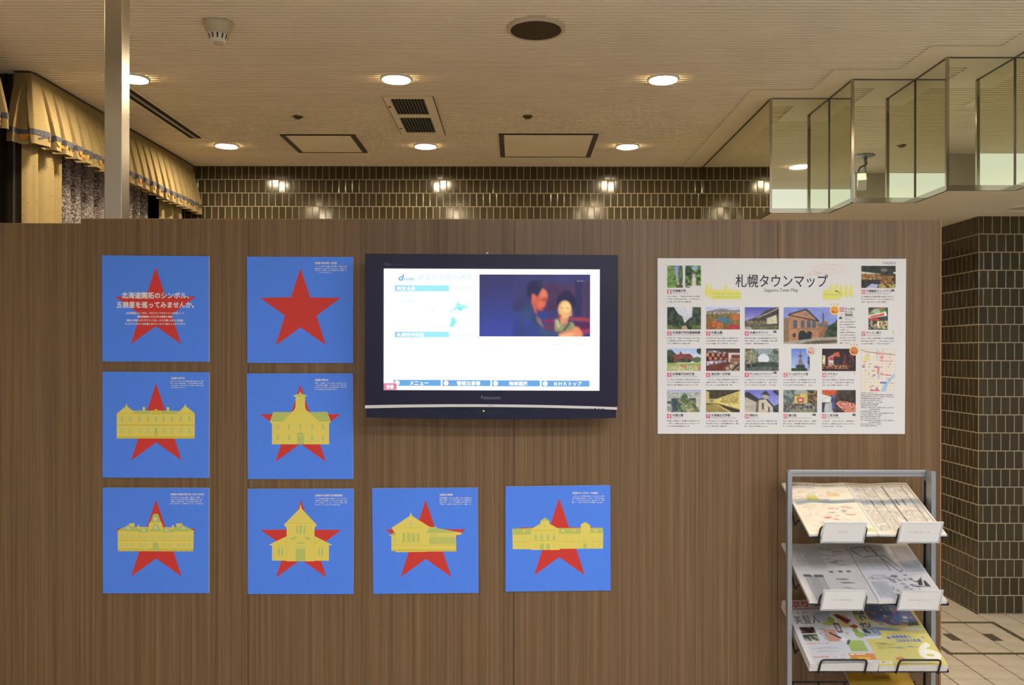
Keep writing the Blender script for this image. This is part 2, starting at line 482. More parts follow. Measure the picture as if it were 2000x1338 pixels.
# ---- floor: ceramic tiles on dark joints, dark inlay strips and tiles
fl = structure(mesh('floor', [(XL, YF, -0.004), (XR, YF, -0.004), (XR, YB, -0.004), (XL, YB, -0.004)], [(0, 1, 2, 3)], M_FJOINT))
PT = 0.158; FX, FY = 2.572, YPR
def ftile(w=PT - 0.0085):
    x = w / 2; b = 0.001
    v = [(-x, -x, -0.004), (x, -x, -0.004), (x, x, -0.004), (-x, x, -0.004), (-x + b, -x + b, 0), (x - b, -x + b, 0), (x - b, x - b, 0), (-x + b, x - b, 0)]
    return v, [(4, 5, 6, 7)] + [(i, (i + 1) % 4, (i + 1) % 4 + 4, i + 4) for i in range(4)]
fv, ff = ftile()
fme = bpy.data.meshes.new('floor_tile'); fme.from_pydata(fv, [], ff); fme.materials.append(M_FLOOR); fme.update()
frest = MB()
for i in range(-34, 22):
    for j in range(-53, 10):
        cx, cy = FX + (i + 0.5) * PT, FY + (j + 0.5) * PT
        if not (XL + 0.1 < cx < XR - 0.1 and YF + 0.1 < cy < YB - 0.05): continue
        if cx > XPR and cy > YPR: continue
        if 1.75 < cx < 3.1 and 3.6 < cy < 5.15:
            o = bpy.data.objects.new('tile', fme); link(o, fl); o.location = (cx, cy, random.uniform(0, 0.0004))
        else: frest.add([(cx + a, cy + b, c) for a, b, c in fv], ff)
o = frest.build('tile_field', M_FLOOR, fl); o['kind'] = 'stuff'
def strip(x0, x1, y0, y1): MB().box(x0, x1, y0, y1, -0.003, 0.0012).build('inlay_strip', M_INLAY, fl)
bw = 0.013
strip(-2.5, FX + bw, FY - PT - bw, FY - PT + bw); strip(FX - bw, FX + bw, 0.5, FY - PT - bw)
strip(FX - 3 * PT - bw, FX - 3 * PT + bw, FY - 4 * PT - bw, FY - PT - bw); strip(FX - 3 * PT + bw, 5.9, FY - 4 * PT - bw, FY - 4 * PT + bw)
for (x0, x1) in ((FX - 2 * PT - 0.05, FX - 2 * PT), (FX - PT, FX - PT + 0.05)):
    MB().box(x0, x1, FY - 3 * PT + 0.026, FY - 3 * PT + 0.132, -0.003, 0.0010).build('inlay_tile', M_INLAY, fl)

# ---- ribbed ceiling
def ribbed(y0, y1, x0, x1, pitch=0.0315, depth=0.040):
    m = MB(); n = int(round((y1 - y0) / pitch)); prof = []
    for k in range(n):
        for q, h in ((0.0, 1.0), (0.21, 1.0), (0.23, 0.05), (0.26, 0.0), (0.74, 0.0), (0.77, 0.05), (0.79, 1.0)):
            prof.append((y0 + (k + q) * (y1 - y0) / n, ZC + depth * h))
    prof.append((y1, ZC + depth))
    v = [(x0, y, z) for y, z in prof] + [(x1, y, z) for y, z in prof]; N = len(prof)
    return m.add(v, [(i, i + 1, N + i + 1, N + i) for i in range(N - 1)])
YFA = 2.05
structure(ribbed(YFA, YB, XL, XR).build('ceiling', M_CEIL))
structure(MB().box(XL, XR, YF, YFA - 0.02, 2.44, 2.46).build('ceiling_front', M_CEILFLAT))
structure(MB().box(XL, XR, YFA - 0.02, YFA, 2.44, ZC + 0.02).build('wall_fascia', M_WHITEWALL))

# ---- stepped mirrored bulkhead and the low ceiling behind it
SX = [X(1505, 4.615) + 0.318 * k for k in range(8)]
SY = [4.615 - 0.320 * k for k in range(8)]
pts = [(SX[0], YB)]
for k in range(7): pts += [(SX[k], SY[k]), (SX[k + 1], SY[k])]
pts += [(XR, SY[6]), (XR, YB)]
structure(mesh('ceiling_low', [(x, y, ZL) for x, y in pts], [tuple(range(len(pts)))], M_CEILFLAT))
# flat plaster border of the ribbed ceiling along the bulkhead
bd = 0.145; bt = MB(); zb = ZC - 0.002
def brect(x0, x1, y0, y1): bt.add([(x0, y0, zb), (x1, y0, zb), (x1, y1, zb), (x0, y1, zb)], [(3, 2, 1, 0)])
brect(SX[0] - bd, SX[0], SY[0] - bd, YB)
for k in range(7):
    brect(SX[k], SX[k + 1] - bd, SY[k] - bd, SY[k]); brect(SX[k + 1] - bd, SX[k + 1], SY[k + 1] - bd, SY[k])
o = structure(bt.build('trim_1', M_CEILFLAT))
bk = empty('mirrored_bulkhead', (SX[0], SY[0], ZL), 'stepped bulkhead of mirror panels with polished metal edges below the ribbed ceiling', 'bulkhead')
zt, zbm = ZC - 0.006, ZL + 0.022
def mpanel(x0, y0, x1, y1):
    t = 0.006
    if abs(y0 - y1) < 1e-6: MB().box(x0, x1, y0, y0 + t, zbm, zt).build('mirror_panel', M_MIRROR, bk)
    else: MB().box(x0, x0 + t, min(y0, y1), max(y0, y1), zbm, zt).build('mirror_panel', M_MIRROR, bk)
for k in range(7):
    mpanel(SX[k], SY[k] + (YB - SY[0] if k == 0 else 0.320), SX[k], SY[k]) if k else mpanel(SX[0], YB - 0.01, SX[0], SY[0])
    mpanel(SX[k], SY[k], SX[k + 1], SY[k])
    e = 0.008
    MB().box(SX[k] - e, SX[k] + e * 0.7, SY[k] - e, SY[k] + e * 0.7, ZL, ZC).build('corner_strip', M_CHROME, bk)
    MB().box(SX[k + 1] - 0.004, SX[k + 1], SY[k] - 0.004, SY[k], ZL, ZC).build('corner_strip', M_DARKGREY, bk)
    ya = YB - 0.01 if k == 0 else SY[k - 1]
    for (z0, z1, mt, nm, ee) in ((ZL - 0.003, zbm, M_CHROME, 'bottom_trim', 0.004), (zt, ZC, M_DARKGREY, 'top_trim', 0.005)):
        MB().box(SX[k] - ee, SX[k] + 0.006, SY[k], ya, z0, z1).build(nm, mt, bk)
        MB().box(SX[k] - ee, SX[k + 1] + 0.006 - ee, SY[k] - ee, SY[k] + 0.006, z0, z1).build(nm, mt, bk)
# light box on the fascia that the mirrors show
lb = empty('light_box', (1.5, YFA, 2.6), 'long white backlit panel high on the fascia, mirrored in the bulkhead', 'light box')
MB().box(0.45, 2.62, YFA + 0.001, YFA + 0.03, 2.47, ZC - 0.002).build('housing', M_WHITEPL, lb)
MB().box(0.47, 2.60, YFA + 0.03, YFA + 0.034, 2.485, ZC - 0.003).build('diffuser', M_LBOX, lb)

# ---- lamps
def downlight(x, y, label, group, on=True, zc=ZC, r=0.072):
    t = empty('downlight', (x, y, zc), label, 'ceiling light', group)
    MB().lathe((x, y, zc), [(r + 0.010, 0.004), (r + 0.010, -0.005), (r + 0.003, -0.011), (r - 0.001, -0.010), (r - 0.003, -0.001)], 32, cap=False).build('trim_ring', M_WHITEPL, t, True)
    MB().lathe((x, y, zc), [(r - 0.002, -0.0015), (r * 0.5, -0.0022), (0.001, -0.0025)], 32, cap=False).build('lens', M_LAMP if on else M_PLASTIC, t, True)
gx = [-1.945, -0.61, 0.745]
for nm, yy in (('row by the tiled wall', 5.68), ('row before the grille', 4.295)):
    for x, by in zip(gx, ('beside the curtains', 'in line with the air grille', 'nearest the mirrored bulkhead')): downlight(x, yy, 'lit downlight %s, %s' % (by, nm), 'downlights in the ribbed ceiling')
for x in gx + [2.10]: downlight(x, 2.95, 'lit round downlight straight above the wooden partition', 'downlights above the partition')
downlight(2.665, 4.44, 'unlit round downlight in the low ceiling beside the tiled pier', None, False, ZL, 0.085)
for (x, y) in ((0.6, 0.5), (2.2, 0.5), (-1.2, -1.2), (0.8, -1.2), (2.8, -1.2)):
    t = empty('fluorescent_fixture', (x, y, 2.44), 'long white fluorescent fixture on the flat front ceiling', 'ceiling light', 'fluorescent fixtures')
    MB().box(x - 0.65, x + 0.65, y - 0.16, y + 0.16, 2.415, 2.44).build('housing', M_WHITEPL, t)
    MB().box(x - 0.62, x + 0.62, y - 0.13, y + 0.13, 2.409, 2.415).build('diffuser', M_FLUO, t)

# ---- ceiling fittings
x, y = 0.083, 3.63
sp = empty('ceiling_speaker', (x, y, ZC), 'round ceiling speaker with dark brown grille and pale rim', 'speaker')
MB().lathe((x, y, ZC), [(0.128, 0.006), (0.126, -0.008), (0.116, -0.016), (0.109, -0.012), (0.106, 0.0)], 48, cap=False).build('rim', M_PLASTIC, sp, True)
MB().lathe((x, y, ZC), [(0.110, -0.012), (0.08, -0.015), (0.004, -0.017)], 48, cap=False).build('grille', plain('speaker_cloth', (0.055, 0.034, 0.018), 0.9, noise=0.3, nscale=300), sp, True)
x, y = -1.262, 3.58
sd = empty('smoke_detector', (x, y, ZC), 'beige smoke detector with slotted cage on the ribbed ceiling', 'smoke detector')
MB().lathe((x, y, ZC), [(0.064, 0.006), (0.064, -0.012), (0.058, -0.016), (0.054, -0.030), (0.047, -0.046)], 32).build('base', M_PLASTIC, sd, True)
MB().lathe((x, y, ZC), [(0.044, -0.046), (0.041, -0.056), (0.033, -0.078), (0.026, -0.084)], 32).build('cage', M_WHITEPL, sd, True)
for k in range(12):
    a = 2 * math.pi * (k + 0.5) / 12; d = Vector((math.cos(a), math.sin(a), 0)); tt = Vector((-d.y, d.x, 0))
    c = Vector((x, y, ZC))
    MB().frame_box(c + d * 0.0405 - tt * 0.003 + Vector((0, 0, -0.053)), tt * 0.006, d * 0.002, Vector((-d.x * 0.0065, -d.y * 0.0065, -0.019))).build('slot', M_DARK, sd)
MB().lathe((x, y, ZC), [(0.019, -0.084), (0.019, -0.090), (0.012, -0.092)], 20).build('tip', M_PLASTIC, sd, True)
for n, (x, y, lb_) in enumerate(((-1.29, 4.99, 'small bronze sprinkler head near the smaller square hatch'), (0.066, 4.98, 'small bronze sprinkler head near the larger square hatch'), (1.469, 2.93, 'small bronze sprinkler head above the partition end'))):
    t = empty('sprinkler', (x, y, ZC), lb_, 'sprinkler')
    MB().lathe((x, y, ZC), [(0.030, 0.004), (0.030, -0.003), (0.022, -0.007), (0.010, -0.008)], 20).build('flange', plain('bronze_%d' % n, (0.16, 0.11, 0.06), 0.4, metal=0.7), t, True)
    MB().lathe((x, y, ZC), [(0.009, -0.006), (0.008, -0.011)], 12).build('stem', M_DARKGREY, t, True)
    MB().lathe((x, y, ZC), [(0.017, -0.011), (0.017, -0.013)], 16).build('deflector', M_DARKGREY, t)
def hatch(x0, x1, y0, y1, label):
    t = empty('access_hatch', ((x0 + x1) / 2, (y0 + y1) / 2, ZC), label, 'hatch')
    z = ZC
    MB().box(x0, x1, y0, y1, z - 0.004, z + 0.004).build('panel', M_CEIL, t)
    for a in (x0, x1 - 0.032): MB().box(a, a + 0.032, y0, y1, z - 0.007, z).build('side_rail', M_DARKGREY, t)
    for b in (y0, y1 - 0.012): MB().box(x0 + 0.032, x1 - 0.032, b, b + 0.012, z - 0.006, z).build('end_rail', M_DWOOD, t)
hatch(-1.508, -1.03, 5.394, 5.866, 'smaller square ceiling hatch with dark side rails')
hatch(-0.112, 0.522, 5.37, 5.99, 'larger square ceiling hatch with dark side rails')
# return-air grille
gv = empty('air_grille', (-0.60, 4.98, ZC), 'rectangular ceiling air grille with two banks of thin blades', 'air vent')
z = ZC - 0.004
fr = MB()
for (a, b, c, d) in ((-0.725, -0.69, 4.585, 5.385), (-0.505, -0.455, 4.585, 5.385), (-0.69, -0.505, 4.585, 4.618), (-0.69, -0.505, 4.918, 4.985), (-0.69, -0.505, 5.32, 5.385)):
    fr.box(a, b, c, d, z - 0.004, z + 0.004)
fr.build('frame', M_CEILFLAT, gv)
MB().box(-0.69, -0.505, 4.6, 5.33, z - 0.001, z + 0.001).build('duct', M_DARK, gv)
for (c, d) in ((4.62, 4.916), (4.987, 5.318)):
    sl = MB()
    for k in range(11):
        xx = -0.687 + 0.0175 * k; sl.box(xx, xx + 0.0028, c, d, z - 0.004, z - 0.001)
    sl.build('blade_bank', M_ALU, gv)
for xx in (-0.729, -0.4545): MB().box(xx, xx + 0.004, 4.585, 5.385, z - 0.003, z).build('joint', M_DWOOD, gv)
for yy in (4.76, 5.22): MB().lathe((-0.712, yy, z), [(0.008, -0.002), (0.008, -0.007), (0.004, -0.009)], 12).build('screw', M_DARKGREY, gv)
# linear slot diffuser
sdx = empty('slot_diffuser', (-2.07, 4.6, ZC), 'narrow ceiling slot diffuser running along the curtain side', 'air vent')
MB().box(-2.125, -2.015, 4.38, 5.50, ZC - 0.006, ZC + 0.003).build('frame', M_CEILFLAT, sdx)
for xx in (-2.108, -2.060): MB().box(xx, xx + 0.028, 4.40, 5.47, ZC - 0.0075, ZC - 0.006).build('slot', M_DARK, sdx)
MB().box(-2.078, -2.064, 4.40, 5.47, ZC - 0.0095, ZC - 0.006).build('blade', M_ALU, sdx)
# security camera that shows in the mirrors
x, y = 2.447, 2.65
cm = empty('security_camera', (x, y, ZC), 'ceiling security camera on a short stem with a looped cable, mirrored in the bulkhead', 'camera')
MB().lathe((x, y, ZC), [(0.066, 0.002), (0.066, -0.006), (0.03, -0.012), (0.012, -0.014)], 28).build('base_plate', M_ALU, cm, True)
MB().tube([(x, y, ZC - 0.01), (x, y, ZC - 0.125)], 0.009).build('stem', M_ALU, cm, True)
MB().tube([(x + 0.012 + 0.0 * k, y, ZC - 0.01 - 0.05 * k) for k in range(2)] + [(x - 0.01, y + 0.02, ZC - 0.075), (x - 0.045, y + 0.03, ZC - 0.09), (x - 0.06, y + 0.03, ZC - 0.12), (x - 0.055, y + 0.04, ZC - 0.15)], 0.005).build('cable', M_BLACKWIRE, cm, True)
bevel(MB().frame_box((x - 0.07, y + 0.05, ZC - 0.185), (0.055, 0.02, 0.0), (0.05, -0.13, -0.05), (0, -0.012, 0.05)).build('body', M_WHITEPL, cm), 0.004)

# ================================================================== WINDOW SIDE
wn = structure(empty('window_1', (-2.62, 4.9, 0)))
MB().box(-2.66, -2.645, 2.6, 6.25, 0.3, 2.80).build('pane', M_NIGHTGLASS, wn)
for yy in (2.6, 3.98, 5.05, 5.72, 6.2): MB().box(-2.66, -2.60, yy, yy + 0.05, 0.3, ZC).build('frame_post', M_DWOOD, wn)
for zz in (0.25, 2.74): MB().box(-2.655, -2.605, 2.6, 6.25, zz, zz + 0.06).build('frame_rail', M_DWOOD, wn)
MB().box(-2.61, -2.475, 4.235, 4.30, 0, ZC).build('frame_post', M_DWOOD, wn)
MB().box(-2.515, -2.507, 4.228, 4.235, 0, ZC).build('metal_bead', M_ALU, wn)
MB().box(-2.56, -2.545, 4.228, 4.235, 0, ZC).build('dark_bead', M_DARK, wn)

def pathpos(path, s):
    for (a, b) in zip(path[:-1], path[1:]):
        L = math.hypot(b[0] - a[0], b[1] - a[1])
        if s <= L + 1e-9:
            t = s / L; d = ((b[0] - a[0]) / L, (b[1] - a[1]) / L)
            return (a[0] + (b[0] - a[0]) * t, a[1] + (b[1] - a[1]) * t), (d[1], -d[0])
        s -= L
    return path[-1], (d[1], -d[0])
def valance(path, label, pitch=0.104, drop=0.36, first=0.0):
    L = sum(math.hypot(b[0] - a[0], b[1] - a[1]) for a, b in zip(path[:-1], path[1:]))
    root = empty('valance', (path[-1][0], path[-1][1], ZC - drop), label, 'curtain')
    N = int(L / pitch * 40); rows = 10
    corner = math.hypot(path[1][0] - path[0][0], path[1][1] - path[0][1]) if len(path) > 2 else None
    def prof(s, t):
        q = ((s - first) / pitch) % 1.0; k = int((s - first) // pitch)
        w = 0.035 + (0.15 + 0.06 * math.sin(k * 2.3)) * t
        d = min(q, 1 - q)
        return 0.0 if d < w else min(1.0, (d - w) / 0.05)
    def surf(s, t, out=0.0):
        (px, py), n = pathpos(path, s)
        if corner is not None:   # round the corner normals a little
            d = s - corner
            if abs(d) < 0.03:
                n1 = pathpos(path, corner - 0.031)[1]; n2 = pathpos(path, corner + 0.031)[1]; u = (d + 0.03) / 0.06
                n = (n1[0] * (1 - u) + n2[0] * u, n1[1] * (1 - u) + n2[1] * u)
        tt = max(0.0, t - 0.12)
        o = 0.004 + out + 0.012 * t + 0.055 * min(1, tt * 1.5) ** 0.8 * prof(s, t)
        return (px + n[0] * o, py + n[1] * o, ZC - 0.004 - (drop + 0.003 * math.sin(s * 9)) * t)
    def band(t0, t1, out, nr):
        v = []; f = []
        for j in range(nr + 1):
            for i in range(N + 1): v.append(surf(L * i / N, t0 + (t1 - t0) * j / nr, out))
        for j in range(nr):
            for i in range(N): a = j * (N + 1) + i; f.append((a, a + 1, a + N + 2, a + N + 1))
        return v, f
    v, f = band(0, 1, 0, rows); mesh('cloth', v, f, M_CREAM, root)
    v, f = band(0.80, 0.875, 0.003, 1); mesh('braid', v, f, M_TRIMBLUE, root)
    # scalloped orange tassels and dark points under the braid
    to = MB(); td = MB(); sp_ = 0.036; k = 0
    while (k + 1) * sp_ < L:
        s0, s1 = k * sp_, (k + 1) * sp_; sm = (s0 + s1) / 2
        to.add([surf(s0, 0.875, 0.006), surf(s1, 0.875, 0.006), surf(sm + 0.010, 0.935, 0.006), surf(sm - 0.010, 0.935, 0.006)], [(0, 1, 2, 3)]) if k % 2 else td.add([surf(s0, 0.875, 0.0045), surf(s1, 0.875, 0.0045), surf(sm, 0.935, 0.0045)], [(0, 1, 2)])
        k += 1
    to.build('tassel_row', M_ORANGE, root)['kind'] = 'stuff'; td.build('braid_points', M_TRIMBLUE, root)['kind'] = 'stuff'
    m = MB(); pv = [surf(L * i / 60, 0.0, 0.006) for i in range(61)]
    m.tube([(p[0], p[1], ZC - 0.006) for p in pv], 0.004, 6).build('piping', M_DWOOD, root)
    return root
valance([(-2.485, 4.195), (-2.405, 4.195), (-2.405, YB - 0.02)], 'long cream pleated valance with blue braid reaching the tiled wall', first=0.05)
valance([(-2.41, 2.4), (-2.41, 3.90)], 'shorter cream valance edge beyond the dark window post')

def drape(name, y0, y1, x, amp, pitch, z1, mat, label, cat, ph=0.0, turn=0.0):
    n = max(16, int((y1 - y0) / pitch * 14)); rows = 6; v = []; f = []
    for j in range(rows + 1):
        t = j / rows
        for i in range(n + 1):
            s = (y1 - y0) * i / n
            xx = x + amp * (0.75 + 0.25 * t) * math.sin(2 * math.pi * s / pitch + ph) + 0.3 * amp * math.sin(2 * math.pi * s / pitch * 2.3 + 1) - turn * max(0, 1 - s / 0.06)
            v.append((xx, y0 + s, z1 + (0.02 - z1) * t))
    for j in range(rows):
        for i in range(n): a = j * (n + 1) + i; f.append((a, a + 1, a + n + 2, a + n + 1))
    o = mesh(name, v, f, mat, None, True)
    return tag(o, label, cat)
drape('drape', 4.215, 4.51, -2.425, 0.022, 0.145, ZC - 0.10, M_CREAM, 'gathered cream drape beside the dark window post', 'curtain', 0.3, 0.05)
drape('drape', 5.80, 6.14, -2.43, 0.022, 0.14, ZC - 0.10, M_CREAM, 'gathered cream drape next to the tiled back wall', 'curtain', 1.2, 0.04)
drape('drape', 3.2, 3.985, -2.44, 0.022, 0.145, ZC - 0.10, M_CREAM, 'cream drape on the far side of the dark window post', 'curtain', 0.8)
drape('sheer_curtain', 4.44, 5.75, -2.52, 0.034, 0.125, ZC - 0.06, M_LACE, 'mauve grey patterned sheer curtain between the cream drapes', 'curtain')

# ================================================================== PARTITION, POLE
xa, xb = X(203, 2.95), X(237, 2.95)
pl = MB().box(xa, xb, 2.95, 2.95 + (xb - xa), 0, ZC).build('steel_pole', M_STEEL)
bevel(pl, 0.0015); tag(pl, 'square brushed steel pole rising behind the wooden partition', 'pole')
pt = empty('partition', (0, YP + 0.02, 0), 'long walnut laminate partition of flush panels', 'partition')
ZPT = Z(429, YP); edges = [-300, 157, 485.3, 1004, 1519, 1835.2]
for i in range(5):
    g = 0.0008
    x0, x1 = X(edges[i], YP) + g, X(edges[i + 1], YP) - g
    zt_ = Z(438, YP) if i == 0 else ZPT
    yo = 0.004 if i == 0 else 0.0
    MB().box(x0, x1, YP + yo, YP + 0.04, 0.0, zt_).build('panel', M_WOOD, pt)
    MB().box(x0, x1, YP + yo, YP + 0.04, zt_, zt_ + 0.002).build('top_edge', M_EDGE, pt)
MB().box(X(1835.2, YP), X(1838.5, YP), YP - 0.001, YP + 0.04, 0, ZPT).build('end_strip', M_EDGE, pt)
MB().box(X(edges[0], YP) + 0.02, X(1830, YP), YP + 0.008, YP + 0.036, 0.0, ZPT - 0.03).build('core', M_DARK, pt)

# ================================================================== STAR POSTERS
BLUE = None
RED = (0.64, 0.042, 0.032); YEL = (0.80, 0.66, 0.125); YELD = (0.68, 0.54, 0.06); GRN = (0.50, 0.56, 0.14); GRNL = (0.62, 0.64, 0.20); OFFW = (0.80, 0.76, 0.74); PALE = (0.42, 0.52, 0.80)
STAR = [(684, 205), (797, 535), (1142, 538), (867, 742), (975, 1078), (687, 873), (403, 1080), (510, 740), (228, 540), (577, 533)]
K = 240.0 / 1396.0
def win(sh, cols, y0, y1, w, c=GRNL, l=3):
    for x in cols: sh.rect(x - w / 2, y0, x + w / 2, y1, c, l)
def b_villa(s):
    s.poly([(235, 545), (333, 465), (345, 425), (357, 465), (415, 510), (527, 510), (527, 470), (556, 470), (556, 510), (650, 510), (676, 490), (705, 510), (800, 512), (800, 470), (828, 470), (828, 512), (945, 515), (998, 465), (1012, 430), (1022, 465), (1120, 540), (1118, 828), (235, 826)], YEL, 2)
    s.poly([(415, 512), (620, 512), (620, 550), (455, 550)], GRN, 3); s.poly([(735, 514), (942, 516), (905, 550), (735, 550)], GRN, 3)
    s.rect(235, 541, 455, 548, YELD, 3); s.rect(905, 541, 1119, 548, YELD, 3)
    s.poly([(625, 555), (630, 525), (676, 500), (725, 525), (730, 555)], YELD, 3.4)
    xs = [293, 390, 493, 588, 680, 767, 862, 962, 1058]
    win(s, xs, 572, 635, 32); win(s, [x for x in xs if x != 680], 703, 770, 32); win(s, [293, 390, 493, 588, 680, 767, 862, 962, 1058], 580, 628, 12, GRN, 3.5)
    s.rect(661, 705, 694, 790, GRN, 3); s.rect(237, 668, 1117, 682, YELD, 3); s.rect(560, 672, 810, 682, GRN, 3.3); s.rect(237, 800, 1117, 827, YELD, 3)
def b_clock(s):
    s.poly([(365, 890), (365, 660), (342, 632), (380, 525), (583, 525), (615, 505), (630, 470), (633, 350), (610, 345), (612, 335), (672, 318), (685, 285), (698, 318), (760, 335), (762, 345), (738, 350), (740, 470), (755, 505), (785, 525), (990, 522), (1032, 632), (1012, 655), (1012, 890)], YEL, 2)
    s.poly([(382, 527), (585, 526), (490, 632), (347, 632)], GRN, 3); s.poly([(787, 526), (989, 524), (1028, 632), (898, 632)], GRN, 3)
    s.poly([(635, 346), (685, 325), (738, 346)], GRN, 3)
    win(s, [432, 557, 687, 820, 942], 660, 722, 30); win(s, [432, 557, 820, 942], 782, 845, 30)
    win(s, [432, 557, 687, 820, 942], 666, 716, 9, GRN, 3.5); win(s, [432, 557, 820, 942], 788, 839, 9, GRN, 3.5)
    s.rect(650, 790, 728, 890, GRN, 3); s.poly([(625, 783), (688, 746), (750, 783)], GRN, 3.2); s.ring(686, 405, 24, 24, 6, YELD, 3); s.disc(670, 492, 5, 5, YELD, 3); s.disc(702, 492, 5, 5, YELD, 3)
def b_office(s):
    s.poly([(248, 795), (248, 562), (378, 495), (378, 478), (440, 478), (440, 522), (470, 522), (472, 500), (490, 500), (492, 520), (598, 520), (598, 490), (625, 450), (652, 372), (705, 372), (730, 450), (755, 490), (755, 522), (862, 525), (862, 500), (885, 500), (885, 525), (912, 525), (912, 480), (978, 480), (978, 497), (1108, 560), (1105, 797)], YEL, 2)
    s.poly([(258, 566), (380, 499), (474, 532), (474, 570)], GRN, 3); s.poly([(474, 545), (600, 525), (600, 582), (474, 582)], GRN, 3)
    s.poly([(755, 525), (884, 545), (884, 582), (755, 582)], GRN, 3); s.poly([(884, 532), (978, 500), (1100, 566), (884, 570)], GRN, 3)
    s.poly([(624, 468), (652, 374), (705, 374), (732, 468)], GRN, 3); s.poly([(610, 572), (660, 490), (700, 490), (745, 572)], GRN, 3.2)
    for x, y in ((362, 530), (543, 555), (676, 525), (806, 555), (990, 530)): s.poly([(x - 22, y + 15), (x, y - 18), (x + 22, y + 15)], OFFW, 3.5); s.rect(x - 6, y - 4, x + 6, y + 14, GRN, 3.8)
    s.disc(674, 430, 12, 20, OFFW, 3.5)
    xs = [295, 350, 408, 508, 566, 645, 705, 780, 840, 935, 995, 1055]
    win(s, xs, 612, 652, 38); win(s, [x for x in xs if x not in (645, 705)], 706, 746, 34); win(s, xs, 612, 652, 8, YEL, 3.5); win(s, xs, 706, 746, 8, YEL, 3.5)
    s.rect(250, 764, 1104, 796, YELD, 3); s.rect(642, 725, 712, 792, GRN, 3.5); s.disc(677, 726, 35, 35, GRN, 3.8); s.rect(250, 668, 1104, 676, YELD, 3)
    win(s, [295, 350, 408, 508, 566, 780, 840, 935, 995, 1055], 768, 786, 26, GRNL, 3.5)
def b_barn(s):
    s.poly([(368, 898), (368, 728), (338, 725), (335, 718), (533, 622), (533, 525), (500, 495), (678, 310), (690, 255), (702, 310), (877, 497), (848, 525), (848, 620), (1045, 718), (1047, 727), (1012, 722), (1012, 900), (848, 900), (848, 906), (530, 906), (530, 900)], YEL, 2)
    for a, b in ((638, 660), (674, 706), (722, 745)): s.rect(a, 498, b, 600, GRNL, 3); s.rect(a + 6, 505, b - 6, 590, GRN, 3.4)
    s.poly([(562, 660), (600, 630), (655, 630), (618, 660)], GRN, 3); s.poly([(815, 660), (778, 630), (728, 630), (762, 660)], GRN, 3)
    s.rect(640, 692, 736, 706, GRN, 3); s.rect(632, 734, 748, 752, GRNL, 3); s.rect(636, 765, 745, 905, GRN, 3); s.rect(687, 765, 692, 905, YELD, 3.4)
    for a, b in ((432, 460), (470, 496), (886, 912), (922, 948)): s.rect(a, 755, b, 843, GRNL, 3); s.rect(a + 8, 760, b - 8, 838, GRN, 3.4)
    for q in ([(415, 748), (462, 722), (512, 748), (512, 752), (462, 727), (415, 752)], [(865, 748), (915, 722), (965, 748), (965, 752), (915, 727), (865, 752)]): s.poly(q, YELD, 3)
    s.poly([(465, 660), (538, 695), (536, 701), (462, 665)], YELD, 3); s.poly([(918, 662), (845, 697), (847, 703), (922, 667)], YELD, 3)
    s.rect(560, 472, 820, 478, YELD, 3); s.rect(530, 622, 534, 900, YELD, 3); s.rect(846, 622, 850, 900, YELD, 3)
def b_house(s):
    s.poly([(295, 788), (295, 618), (265, 612), (345, 575), (325, 578), (298, 525), (500, 392), (513, 350), (528, 390), (730, 515), (790, 518), (797, 495), (805, 528), (1090, 580), (1090, 598), (1025, 610), (1030, 792), (690, 795), (690, 797), (345, 802), (345, 788)], YEL, 2)
    s.poly([(732, 520), (805, 530), (1068, 580), (688, 586)], GRN, 3); s.poly([(270, 611), (345, 577), (345, 612)], GRN, 3)
    for a, b in ((420, 450), (475, 510), (525, 562), (585, 612)): s.rect(a, 583, b, 690, GRN, 3); s.rect((a + b) / 2 - 2, 583, (a + b) / 2 + 2, 690, YEL, 3.4)
    s.rect(500, 452, 530, 505, GRNL, 3); s.rect(728, 600, 835, 614, GRNL, 3); s.rect(855, 600, 925, 612, GRNL, 3); s.rect(940, 600, 1010, 612, GRNL, 3)
    for i in range(12): s.rect(728 + i * 24.3, 626, 728 + i * 24.3 + 20, 712, GRN, 3)
    s.rect(320, 630, 346, 700, GRNL, 3); s.rect(440, 520, 590, 528, YELD, 3); s.rect(296, 770, 1029, 790, YELD, 3); s.rect(296, 720, 1028, 725, YELD, 3)
